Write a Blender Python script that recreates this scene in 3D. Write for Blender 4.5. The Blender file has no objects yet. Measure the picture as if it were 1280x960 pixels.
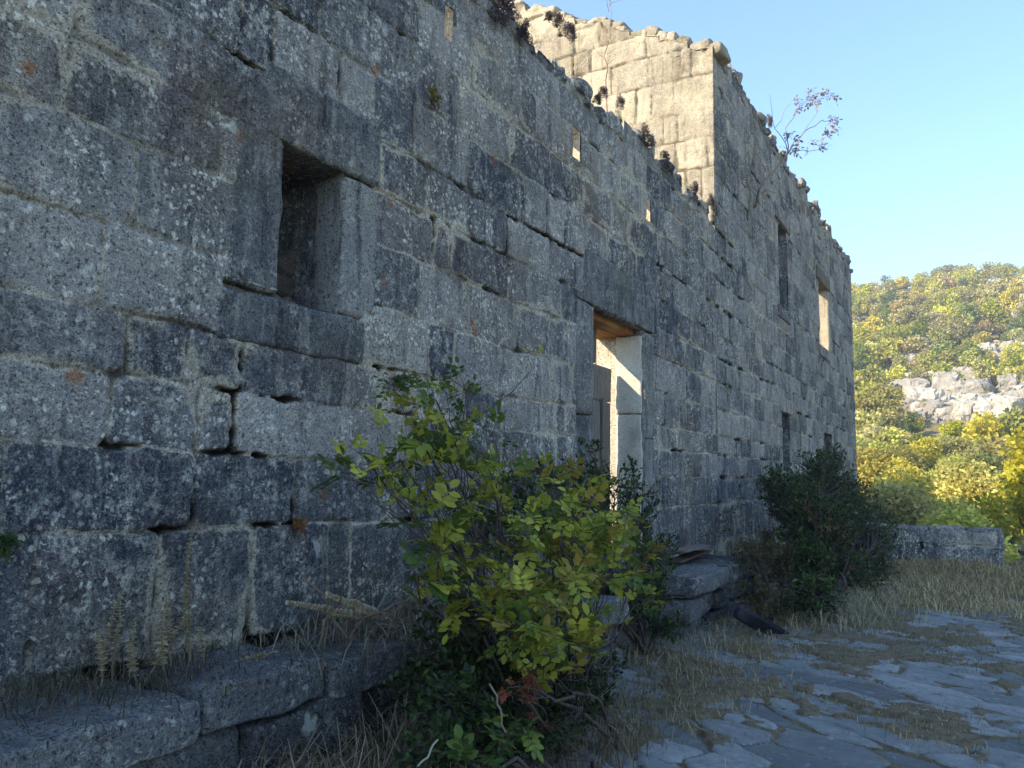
import bpy, math, random
import numpy as np
from mathutils import Matrix, Vector

random.seed(7)
RNG = np.random.default_rng(7)
scene = bpy.context.scene
COL = scene.collection

# ------------------------------------------------------------------ camera basis
F = 1010.0
EYE = np.array([0.0, -3.4, 1.5])
_X = np.array([592, 130, F]); _X = _X / np.linalg.norm(_X)
_Z = np.array([151, -8620, F]); _Z = _Z - _X * (_X @ _Z); _Z = _Z / np.linalg.norm(_Z)
_Y = np.cross(_Z, _X)
RIGHT = np.array([_X[0], _Y[0], _Z[0]]); DOWN = np.array([_X[1], _Y[1], _Z[1]]); FWD = np.array([_X[2], _Y[2], _Z[2]])


def at(px, py, y=None, x=None, z=None):
    """The place where the line of sight through (px, py) of the photograph meets a vertical or level plane."""
    r = RIGHT * (px - 640) + DOWN * (py - 480) + FWD * F
    if y is not None: t = (y - EYE[1]) / r[1]
    elif x is not None: t = (x - EYE[0]) / r[0]
    else: t = (z - EYE[2]) / r[2]
    return EYE + r * t


# ------------------------------------------------------------------ noise
def _h(ix, iy, iz, seed):
    with np.errstate(over='ignore'):
        n = (ix.astype(np.int64) * 374761393 + iy.astype(np.int64) * 668265263 + iz.astype(np.int64) * 2147483647 + seed * 974634777) & 0xFFFFFFFF
        n = ((n ^ (n >> 13)) * 1274126177) & 0xFFFFFFFF
        n = ((n ^ (n >> 16)) * 2246822519) & 0xFFFFFFFF
        n = n ^ (n >> 15)
    return (n & 0xFFFFFF) / float(0xFFFFFF)


def vn2(x, y, seed=0):
    ix, iy = np.floor(x), np.floor(y)
    fx, fy = x - ix, y - iy
    fx = fx * fx * (3 - 2 * fx); fy = fy * fy * (3 - 2 * fy)
    z = np.zeros_like(ix)
    a = _h(ix, iy, z, seed); b = _h(ix + 1, iy, z, seed); c = _h(ix, iy + 1, z, seed); d = _h(ix + 1, iy + 1, z, seed)
    return (a * (1 - fx) + b * fx) * (1 - fy) + (c * (1 - fx) + d * fx) * fy


def fb2(x, y, seed=0, octv=4, gain=.5):
    s = 0; a = 1; t = 0
    for k in range(octv):
        s = s + a * vn2(x * 2 ** k + 17.3 * k, y * 2 ** k + 9.1 * k, seed + k); t += a; a *= gain
    return s / t


def vn3(p, seed=0):
    i = np.floor(p); f = p - i; f = f * f * (3 - 2 * f)
    r = 0
    for dx in (0, 1):
        for dy in (0, 1):
            for dz in (0, 1):
                w = (f[:, 0] if dx else 1 - f[:, 0]) * (f[:, 1] if dy else 1 - f[:, 1]) * (f[:, 2] if dz else 1 - f[:, 2])
                r = r + w * _h(i[:, 0] + dx, i[:, 1] + dy, i[:, 2] + dz, seed)
    return r


def fb3(p, seed=0, octv=3, gain=.5):
    s = 0; a = 1; t = 0
    for k in range(octv):
        s = s + a * vn3(p * 2 ** k + 11.7 * k, seed + k); t += a; a *= gain
    return s / t


def sstep(a, b, x):
    t = np.clip((x - a) / (b - a), 0, 1)
    return t * t * (3 - 2 * t)


# ------------------------------------------------------------------ mesh building
class Geo:
    def __init__(self):
        self.v = []; self.f = []; self.c = []; self.n = 0

    def add(self, v, faces, col=None):
        v = np.asarray(v, float).reshape(-1, 3)
        if not isinstance(faces, list): faces = [faces]
        for f in faces:
            f = np.asarray(f, int)
            if len(f): self.f.append(f + self.n)
        self.v.append(v)
        if col is None: col = (.5, 0, 0, 1)
        col = np.asarray(col, float)
        if col.ndim == 1: col = np.tile(col, (len(v), 1))
        self.c.append(col); self.n += len(v)

    def build(self, name, mat, parent=None, smooth=True):
        me = bpy.data.meshes.new(name)
        v = np.concatenate(self.v).astype(np.float32); c = np.concatenate(self.c).astype(np.float32)
        me.vertices.add(len(v)); me.vertices.foreach_set('co', v.ravel())
        loops = np.concatenate([f.ravel() for f in self.f]).astype(np.int32)
        lens = np.concatenate([np.full(len(f), f.shape[1]) for f in self.f])
        starts = np.concatenate([[0], np.cumsum(lens)[:-1]]).astype(np.int32)
        me.loops.add(len(loops)); me.loops.foreach_set('vertex_index', loops)
        me.polygons.add(len(lens)); me.polygons.foreach_set('loop_start', starts)
        me.update(calc_edges=True)
        me.polygons.foreach_set('use_smooth', np.full(len(lens), smooth, bool))
        a = me.color_attributes.new('col', 'FLOAT_COLOR', 'POINT'); a.data.foreach_set('color', c.ravel())
        me.materials.append(mat)
        o = bpy.data.objects.new(name, me); COL.objects.link(o)
        if parent is not None: o.parent = parent
        return o


def tag(o, label=None, cat=None, group=None, kind=None):
    if label: o['label'] = label
    if cat: o['category'] = cat
    if group: o['group'] = group
    if kind: o['kind'] = kind
    return o


def empty(name, loc=(0, 0, 0), parent=None):
    o = bpy.data.objects.new(name, None); COL.objects.link(o); o.location = loc; o.empty_display_size = .1
    if parent is not None: o.parent = parent
    return o


def copy_thing(o, loc, rz=0, sc=None, **kw):
    kids = list(o.children)
    r = o.copy(); COL.objects.link(r); r.location = loc; r.rotation_euler = (0, 0, rz)
    if sc is not None: r.scale = sc if hasattr(sc, '__len__') else (sc, sc, sc)
    for k in kids:
        c = k.copy(); COL.objects.link(c); c.parent = r
    tag(r, **kw)
    return r


def grid_faces(nu, nv):
    i = np.arange((nu - 1) * (nv - 1)); a = (i // (nv - 1)) * nv + i % (nv - 1)
    return np.stack([a, a + nv, a + nv + 1, a + 1], 1)


_ub = {}


def unit_box(n):
    """cube surface grid, each side in [-1, 1], shared edges welded"""
    if n in _ub: return _ub[n]
    t = np.linspace(-1, 1, n + 1); vs = []; fs = []; off = 0
    A, B = np.meshgrid(t, t, indexing='ij'); A = A.ravel(); B = B.ravel(); g = grid_faces(n + 1, n + 1)
    for ax in range(3):
        for s in (-1, 1):
            p = np.zeros((len(A), 3)); p[:, ax] = s; p[:, (ax + 1) % 3] = A; p[:, (ax + 2) % 3] = B
            vs.append(p); fs.append((g if s > 0 else g[:, ::-1]) + off); off += len(A)
    v = np.concatenate(vs); f = np.concatenate(fs)
    k = np.round(v * 1000).astype(int); _, idx, inv = np.unique(k, axis=0, return_index=True, return_inverse=True)
    _ub[n] = (v[idx], inv.ravel()[f]); return _ub[n]


def rotz(a): return np.array([[math.cos(a), -math.sin(a), 0], [math.sin(a), math.cos(a), 0], [0, 0, 1]])


def rot_any(a, b, c):
    return np.array(Matrix.Rotation(a, 3, 'X') @ Matrix.Rotation(b, 3, 'Y') @ Matrix.Rotation(c, 3, 'Z'))


def stone(G, lo, hi, seed, n=8, rad=.03, amp=.012, freq=5, rot=None, cut=0, rnd=None, pv=None):
    """a worn stone block: rounded box between lo and hi with a pitted, chipped surface"""
    lo = np.array(lo, float); hi = np.array(hi, float); c = (lo + hi) / 2; hs = (hi - lo) / 2
    v, f = unit_box(n); p = v * hs
    rad = min(rad, hs.min() * .7); q = np.clip(p, -(hs - rad), hs - rad); d = p - q; L = np.linalg.norm(d, axis=1, keepdims=True)
    p = q + d / np.maximum(L, 1e-9) * rad * (L > 1e-9)
    w = p + c
    disp = np.stack([fb3(w * freq + 31 * k + seed, seed + k * 7, 4, .55) - .5 for k in range(3)], 1)
    p = p + disp * amp * 2.4
    if cut:                       # larger chips at the corners
        corner = np.prod(np.abs(v) ** 4, axis=1) ** .33
        p *= (1 - cut * corner * vn3(w * 2 + seed, seed))[:, None]
    if rot is not None: p = p @ rot.T
    rnd = random.random() if rnd is None else rnd
    G.add(p + c, f, (rnd, 0, 0, 1))


def tube(G, pts, r0, r1, sides=6, col=(.5, 0, 0, 1)):
    pts = np.asarray(pts, float); n = len(pts)
    t = np.gradient(pts, axis=0); t /= np.maximum(np.linalg.norm(t, axis=1, keepdims=True), 1e-9)
    up = np.where(np.abs(t[:, 2:3]) > .9, np.array([[1., 0, 0]]), np.array([[0, 0, 1.]]))
    a = np.cross(t, up); a /= np.linalg.norm(a, axis=1, keepdims=True); b = np.cross(t, a)
    r = np.linspace(r0, r1, n)[:, None, None]; th = np.linspace(0, 2 * math.pi, sides, endpoint=False)[None, :, None]
    v = pts[:, None] + r * (np.cos(th) * a[:, None] + np.sin(th) * b[:, None])
    i = np.arange(n - 1)[:, None] * sides; j = np.arange(sides)[None]; k = (j + 1) % sides
    f = np.stack([i + j, i + k, i + sides + k, i + sides + j], -1).reshape(-1, 4)
    G.add(v, f, col)


def wiggle(a, b, n=7, amp=.06, sag=0, seed=None):
    a = np.array(a, float); b = np.array(b, float); t = np.linspace(0, 1, n)[:, None]
    L = np.linalg.norm(b - a)
    w = np.cumsum(RNG.normal(0, 1, (n, 3)), 0); w = w - w[0] - t * (w[-1] - w[0])
    p = a + (b - a) * t + w * amp * L / max(1, n ** .5)
    p[:, 2] += sag * L * (4 * t * (1 - t))[:, 0]
    return p


def unit(v): return v / np.maximum(np.linalg.norm(v, axis=-1, keepdims=True), 1e-9)


LEAF = np.array([(0, 0, 0), (.5, .38, .13), (.4, .75, .1), (0, 1, -.05), (-.4, .75, .1), (-.5, .38, .13)])


def leaves(G, org, d, nrm, ln, wd, col):
    """leaf blades: two folded halves each; org, d, nrm are (N, 3), ln / wd (N,), col (N, 4)"""
    d = unit(d); s = unit(np.cross(d, nrm)); nn = np.cross(s, d)
    v = org[:, None] + LEAF[None, :, 0:1] * wd[:, None, None] * s[:, None] + LEAF[None, :, 1:2] * ln[:, None, None] * d[:, None] + LEAF[None, :, 2:3] * wd[:, None, None] * nn[:, None]
    b = np.arange(len(org))[:, None] * 6
    f = np.concatenate([b + np.array([[0, 1, 2, 3]]), b + np.array([[0, 3, 4, 5]])])
    G.add(v, f, np.repeat(col, 6, 0))


# ------------------------------------------------------------------ materials
class NT:
    def __init__(self, name):
        self.m = bpy.data.materials.new(name); self.m.use_nodes = True
        self.t = self.m.node_tree; self.t.nodes.clear()
        self.out = self.t.nodes.new('ShaderNodeOutputMaterial')

    def n(self, typ, ins=None, **props):
        nd = self.t.nodes.new(typ)
        for k, v in props.items(): setattr(nd, k, v)
        for k, v in (ins or {}).items():
            s = nd.inputs[k]
            if isinstance(v, bpy.types.NodeSocket): self.t.links.new(v, s)
            else: s.default_value = v
        return nd

    def noise(self, vec, scale, detail=4, rough=.55, dist=0):
        return self.n('ShaderNodeTexNoise', {'Vector': vec, 'Scale': scale, 'Detail': detail, 'Roughness': rough, 'Distortion': dist}).outputs['Fac']

    def ramp(self, fac, lo, hi, a=0., b=1.):
        return self.n('ShaderNodeMapRange', {0: fac, 1: lo, 2: hi, 3: a, 4: b}).outputs[0]

    def mix(self, fac, a, b, typ='MIX'):
        nd = self.n('ShaderNodeMix', data_type='RGBA', blend_type=typ)
        for i, v in ((0, fac), (6, a), (7, b)):
            if isinstance(v, bpy.types.NodeSocket): self.t.links.new(v, nd.inputs[i])
            else: nd.inputs[i].default_value = v if i == 0 or len(v) == 4 else (*v, 1)
        return nd.outputs[2]

    def math(self, op, a, b=0.):
        return self.n('ShaderNodeMath', {0: a, 1: b}, operation=op).outputs[0]

    def mapping(self, vec, scale):
        return self.n('ShaderNodeMapping', {'Vector': vec, 'Scale': scale}).outputs[0]

    def surf(self, color, rough=.9, bump=None, bd=.02, bs=.6, spec=.2):
        ins = {'Base Color': color, 'Roughness': rough, 'Specular IOR Level': spec}
        if bump is not None:
            ins['Normal'] = self.n('ShaderNodeBump', {'Height': bump, 'Distance': bd, 'Strength': bs}).outputs[0]
        p = self.n('ShaderNodeBsdfPrincipled', ins)
        self.t.links.new(p.outputs[0], self.out.inputs[0]); return p


def stone_mat(name, dark, mid, pale, mortar, crust=1., streak=1., warm=0., orange=.5, spots=1., punch=0):
    T = NT(name)
    geo = T.n('ShaderNodeNewGeometry').outputs['Position']
    at_ = T.n('ShaderNodeAttribute', attribute_name='col'); sep = T.n('ShaderNodeSeparateColor', {0: at_.outputs[0]})
    R, Gm, B = sep.outputs[0], sep.outputs[1], sep.outputs[2]
    big = T.noise(geo, 1.1, 5, .6, .3); med = T.noise(geo, 6, 6, .65, .4); fine = T.noise(geo, 38, 5, .7); grit = T.noise(geo, 150, 3, .7)
    vert = T.noise(T.mapping(geo, (5, 5, .7)), 1.6, 5, .6, .5)
    # the stone's tone: by block, lowest courses with painted shade, then broad weathering
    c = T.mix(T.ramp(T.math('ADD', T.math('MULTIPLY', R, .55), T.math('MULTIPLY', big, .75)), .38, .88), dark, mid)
    c = T.mix(T.math('MULTIPLY', T.ramp(med, .46, .66, 0, .6), T.ramp(R, 0, .5, .35, 1)), c, mid)
    c = T.mix(T.ramp(T.noise(geo, 1.7, 3, .5), .5, .75, 0, .5), c, (.15, .125, .14))
    if warm:
        c = T.mix(T.math('MULTIPLY', T.ramp(T.noise(geo, .8, 3, .5), .5, .68), warm), c, (.2, .165, .12))
    # black run-off stains that follow the face downwards
    c = T.mix(T.math('MULTIPLY', T.ramp(vert, .54, .72), .75 * streak), c, tuple(v * .42 for v in dark))
    # pale lime run-off and broad bleached areas
    vert2 = T.noise(T.mapping(geo, (9, 9, 1.1)), 1.3, 7, .7, .3)
    c = T.mix(T.math('MULTIPLY', T.ramp(vert2, .54, .68), .40 * streak), c, tuple(v * .8 for v in pale))
    c = T.mix(T.math('MULTIPLY', T.math('MULTIPLY', T.ramp(T.noise(geo, 9, 9, .8), .50, .58), T.ramp(T.noise(geo, 1.4, 4, .6), .40, .60)), .62 * min(crust, 1)), c, tuple(v * .72 for v in pale))
    # mortar
    mm = T.ramp(T.math('ADD', Gm, T.math('ADD', T.math('MULTIPLY', T.math('SUBTRACT', med, .5), 1.1), T.math('MULTIPLY', T.math('SUBTRACT', fine, .5), .9))), .30, .62)
    mcol = T.mix(T.ramp(fine, .35, .65), tuple(v * .72 for v in mortar), mortar)
    c = T.mix(T.math('MULTIPLY', mm, T.ramp(big, .3, .62, .55, .95)), c, mcol)
    # crusty pale lichen in clumps
    area = T.ramp(T.noise(geo, 2.1, 6, .7), .42, .58)
    wob = T.n('ShaderNodeVectorMath', {0: geo, 1: T.n('ShaderNodeVectorMath', {0: T.n('ShaderNodeTexNoise', {'Vector': geo, 'Scale': 22., 'Detail': 4.}).outputs['Color'], 1: (.05, .05, .05)}, operation='MULTIPLY').outputs[0]}, operation='ADD').outputs[0]
    vl = T.n('ShaderNodeTexVoronoi', {'Vector': wob, 'Scale': 26., 'Randomness': 1.}); sv = T.n('ShaderNodeSeparateColor', {0: vl.outputs['Color']})
    dots = T.math('MULTIPLY', T.ramp(T.math('SUBTRACT', vl.outputs['Distance'], T.math('MULTIPLY', sv.outputs[1], .35)), .02, .2, 1, 0), T.ramp(sv.outputs[0], .45, .6))
    cr = T.math('MAXIMUM', T.ramp(T.noise(geo, 24, 8, .78), .55, .60), T.math('MULTIPLY', dots, .8))
    cr2 = T.ramp(T.noise(geo, 7, 9, .78), .54, .62)
    c = T.mix(T.math('MULTIPLY', T.math('MULTIPLY', T.math('MULTIPLY', cr, area), T.ramp(R, .05, .35, .8, 1)), .8 * min(crust, 1.2)), c, pale)
    c = T.mix(T.math('MULTIPLY', T.math('MULTIPLY', cr2, T.ramp(area, 0, 1, .25, 1)), .55 * crust), c, tuple(v * .8 for v in pale))
    # dark pin-prick lichen
    c = T.mix(T.math('MULTIPLY', T.ramp(T.noise(geo, 55, 3, .6), .56, .64), .6), c, tuple(v * .35 for v in dark))
    sp = T.noise(geo, 75, 7, .8)
    c = T.mix(T.math('MULTIPLY', T.ramp(sp, .50, .62), .22 * min(1, crust)), c, tuple(v * .85 for v in pale))
    c = T.mix(T.math('MULTIPLY', T.ramp(sp, .50, .40), .26 * min(1, crust)), c, tuple(v * .4 for v in dark))
    # round white patches and small orange ones
    if spots:
        vo = T.n('ShaderNodeTexVoronoi', {'Vector': T.n('ShaderNodeVectorMath', {0: geo, 1: T.n('ShaderNodeVectorMath', {0: T.n('ShaderNodeTexNoise', {'Vector': geo, 'Scale': 9., 'Detail': 5.}).outputs['Color'], 1: (.2, .2, .2)}, operation='MULTIPLY').outputs[0]}, operation='ADD').outputs[0], 'Scale': 2.6, 'Randomness': 1.})
        sel = T.n('ShaderNodeSeparateColor', {0: vo.outputs['Color']})
        w = T.math('MULTIPLY', T.ramp(T.math('ADD', vo.outputs['Distance'], T.math('MULTIPLY', sel.outputs[2], .09)), .09, .14, 1, 0), T.ramp(sel.outputs[0], .5, .52))
        c = T.mix(T.math('MULTIPLY', w, .85 * spots), c, (.5, .5, .46))
        vo2 = T.n('ShaderNodeTexVoronoi', {'Vector': geo, 'Scale': 3.4, 'Randomness': 1.})
        s2 = T.n('ShaderNodeSeparateColor', {0: vo2.outputs['Color']})
        w2 = T.math('MULTIPLY', T.ramp(T.math('ADD', vo2.outputs['Distance'], T.math('MULTIPLY', fine, .3)), .24, .32, 1, 0), T.ramp(s2.outputs[1], .72, .74))
        c = T.mix(T.math('MULTIPLY', w2, orange), c, (.33, .13, .035))
    # open joints: bare earthy stone deep inside
    c = T.mix(T.math('MULTIPLY', B, .9), c, (.035, .028, .02))
    c = T.mix(.35, c, T.mix(T.ramp(grit, .3, .7), (.2, .2, .2), (.8, .8, .8)), 'OVERLAY')
    c = T.mix(T.math('MULTIPLY', B, .8), c, (.03, .024, .018))
    if punch:
        c = T.mix(1., T.n('ShaderNodeGamma', {0: c, 1: 1.5}).outputs[0], (punch, punch, punch), 'MULTIPLY')
    h = T.math('ADD', T.math('MULTIPLY', med, .5), T.math('ADD', T.math('MULTIPLY', fine, .45), T.math('ADD', T.math('MULTIPLY', grit, .15), T.math('MULTIPLY', cr, .08))))
    T.surf(c, .93, h, .035, .75, .15)
    return T.m


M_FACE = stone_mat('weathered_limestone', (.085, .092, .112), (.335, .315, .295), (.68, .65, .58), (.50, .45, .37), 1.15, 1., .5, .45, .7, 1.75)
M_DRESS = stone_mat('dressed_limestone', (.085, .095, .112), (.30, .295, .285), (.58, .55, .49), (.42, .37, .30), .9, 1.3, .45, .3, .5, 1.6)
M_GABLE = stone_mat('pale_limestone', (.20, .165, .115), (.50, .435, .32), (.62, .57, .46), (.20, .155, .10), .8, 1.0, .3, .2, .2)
M_CORE = stone_mat('rubble_core', (.07, .055, .045), (.20, .17, .135), (.4, .38, .33), (.25, .21, .16), .4, .3, .4, .2, .2)
M_LEDGE = stone_mat('ledge_limestone', (.06, .06, .066), (.22, .22, .225), (.55, .54, .50), (.2, .18, .14), .9, .3, .1, .25, 1, 1.5)
M_SUNPAINT = stone_mat('painted_sun_stone', (.48, .45, .38), (.62, .58, .50), (.66, .63, .56), (.5, .46, .38), .3, .4, .1, .2, 0)  # very pale colour carries the sun's glare on the door reveal
M_ROCK = stone_mat('outcrop_limestone', (.24, .22, .19), (.54, .50, .43), (.62, .59, .52), (.3, .26, .2), .5, 1.0, .25, 0, 0)


def leaf_mat(name, tint=(1, 1, 1), trans=.35, vary=.0, rough=.55):
    T = NT(name)
    a = T.n('ShaderNodeAttribute', attribute_name='col').outputs[0]
    c = T.mix(1., a, (*tint, 1), 'MULTIPLY')
    if vary:
        r = T.n('ShaderNodeObjectInfo').outputs['Random']
        hs = T.n('ShaderNodeHueSaturation', {'Hue': T.ramp(r, 0, 1, .5 - vary * .6, .5 + vary * .4), 'Saturation': T.ramp(T.math('FRACT', T.math('MULTIPLY', r, 7.3)), 0, 1, .75, 1.1), 'Value': T.ramp(T.math('FRACT', T.math('MULTIPLY', r, 3.7)), 0, 1, .85, 1.2), 'Color': c})
        c = hs.outputs[0]
    p = T.n('ShaderNodeBsdfPrincipled', {'Base Color': c, 'Roughness': rough, 'Specular IOR Level': .3})
    t = T.n('ShaderNodeBsdfTranslucent', {'Color': c})
    mx = T.n('ShaderNodeMixShader', {0: trans, 1: p.outputs[0], 2: t.outputs[0]})
    T.t.links.new(mx.outputs[0], T.out.inputs[0]); return T.m


M_LEAF = leaf_mat('leaf')
M_FARLEAF = leaf_mat('hill_leaf', (1.3, 1.36, 1.1), trans=.4, vary=.035, rough=.7)
M_DRY = leaf_mat('dry_stem', trans=.2, rough=.8)


def bark_mat(name, a, b):
    T = NT(name); g = T.n('ShaderNodeNewGeometry').outputs['Position']
    n = T.noise(T.mapping(g, (1, 1, .3)), 60, 4, .7)
    T.surf(T.mix(T.ramp(n, .3, .7), a, b), .9, n, .01, .6); return T.m


M_BARK = bark_mat('bark', (.045, .032, .026), (.13, .10, .085))
M_PALEBARK = bark_mat('pale_bark', (.16, .12, .09), (.32, .26, .2))


def wood_mat(name, a, b, c2):
    T = NT(name); g = T.n('ShaderNodeNewGeometry').outputs['Position']
    at_ = T.n('ShaderNodeAttribute', attribute_name='col'); s = T.n('ShaderNodeSeparateColor', {0: at_.outputs[0]})
    n = T.noise(T.mapping(g, (9, 9, .8)), 7, 6, .65, .6); m = T.noise(g, 3, 3)
    c = T.mix(T.ramp(n, .35, .65), a, b); c = T.mix(T.math('MULTIPLY', T.ramp(m, .45, .65), .6), c, c2)
    c = T.mix(T.math('MULTIPLY', s.outputs[0], .4), c, a)
    T.surf(c, .85, n, .012, .7); return T.m


M_DOORWOOD = wood_mat('weathered_wood', (.10, .085, .07), (.30, .27, .235), (.20, .16, .12))
M_LINTELWOOD = wood_mat('lintel_wood', (.16, .07, .025), (.42, .22, .08), (.5, .3, .12))
M_OLDPLANK = wood_mat('old_plank', (.04, .022, .015), (.15, .08, .05), (.22, .18, .14))


# ------------------------------------------------------------------ masonry
def layout(u0, u1, z0, z1, seed, hmin=.34, hmax=.47, first=None, lmin=.32, lmax=1.0):
    r = random.Random(seed); zs = [z0]
    for h in (first or []): zs.append(zs[-1] + h)
    while zs[-1] < z1: zs.append(zs[-1] + r.uniform(hmin, hmax))
    cuts = []
    for k in range(len(zs)):
        us = [u0 - r.uniform(0, .6)]
        while us[-1] < u1 + 1:
            us.append(us[-1] + (r.uniform(lmin, lmax) if r.random() > .15 else r.uniform(.18, .3)))
        cuts.append(np.array(us))
    return np.array(zs), cuts


def masonry(U, Z, lay, seed, fill=.6, rough=1., jw=1.):
    """outward relief and colour data of coursed ashlar at wall coordinates U, Z"""
    zs, cuts = lay
    u = U + .05 * (fb2(U * 1.3, Z * 1.3, seed + 1, 3) - .5) + .022 * (fb2(U * 7, Z * 7, seed + 2, 3) - .5)
    z = Z + .10 * (fb2(U * .5, Z * .25, seed + 3, 3) - .5) + .03 * (fb2(U * 5, Z * 5, seed + 4, 3) - .5)
    ci = np.clip(np.searchsorted(zs, z) - 1, 0, len(zs) - 2)
    dz = np.minimum(z - zs[ci], zs[ci + 1] - z)
    du = np.zeros_like(u); bi = np.zeros(u.shape, int)
    for k in range(len(zs) - 1):
        m = ci == k
        if not m.any(): continue
        c = cuts[k]; j = np.clip(np.searchsorted(c, u[m]) - 1, 0, len(c) - 2)
        du[m] = np.minimum(u[m] - c[j], c[j + 1] - u[m]); bi[m] = j
    d = np.minimum(du, dz)
    rr = .05; cx = np.maximum(rr - du, 0); cz = np.maximum(rr - dz, 0)
    d = np.where((cx > 0) & (cz > 0), rr - np.hypot(cx, cz), d)
    rnd = _h(ci.astype(float), bi.astype(float), np.zeros(u.shape), seed + 11)
    r2 = _h(ci.astype(float), bi.astype(float), np.ones(u.shape), seed + 12)
    jag = (fb2(U * 18, Z * 18, seed + 5, 3) - .5) + .9 * (vn2(U * 7, Z * 7, seed + 55) - .5)
    dd = d + jag * .03
    joint = 1 - sstep(.001, .013 * jw, dd)
    wear = 1 - sstep(0, .05, dd)                      # rounded, chipped arrises
    eros = fb2(U * 2.6, Z * 2.6, seed + 6, 5, .6)
    pit = fb2(U * 26, Z * 26, seed + 8, 3, .6)
    h = (r2 - .5) * .013 * rough - .004 * wear * rough - .018 * sstep(.56, .8, eros) * rough + .018 * (fb2(U * 6, Z * 6, seed + 7, 4, .6) - .5) * rough + .008 * (pit - .5)
    filled = sstep(.38, .58, fb2(U * .9, Z * .9, seed + 9, 3) * .7 + .3 * vn2(U * 4, Z * 4, seed + 10) + (fill - .6))
    openj = joint * (1 - filled)
    holes = joint * sstep(.64, .76, fb2(U * 2.1, Z * 2.1, seed + 20, 3, .6))
    gap = np.clip(openj * sstep(.42, .62, fb2(U * 3, Z * 3, seed + 21, 2)) + holes, 0, 1)
    h = h - .006 * joint * filled - gap * .05 - (1 - filled) * joint * .012
    rnd = np.where(ci < 2, rnd * .22, rnd)  # lowest courses: darker stone plus missing sky light painted into the tone
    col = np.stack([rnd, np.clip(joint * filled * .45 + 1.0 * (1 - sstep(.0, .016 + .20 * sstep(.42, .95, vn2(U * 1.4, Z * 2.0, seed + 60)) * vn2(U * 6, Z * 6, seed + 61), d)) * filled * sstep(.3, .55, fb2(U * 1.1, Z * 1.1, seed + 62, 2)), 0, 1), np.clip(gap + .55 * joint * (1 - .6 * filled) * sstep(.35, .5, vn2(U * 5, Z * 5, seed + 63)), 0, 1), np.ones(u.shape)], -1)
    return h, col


def nonuni(a, b, f):
    out = [a]
    while out[-1] < b: out.append(out[-1] + f(out[-1]))
    out = np.array(out); return a + (out - a) * (b - a) / (out[-1] - a)


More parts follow.
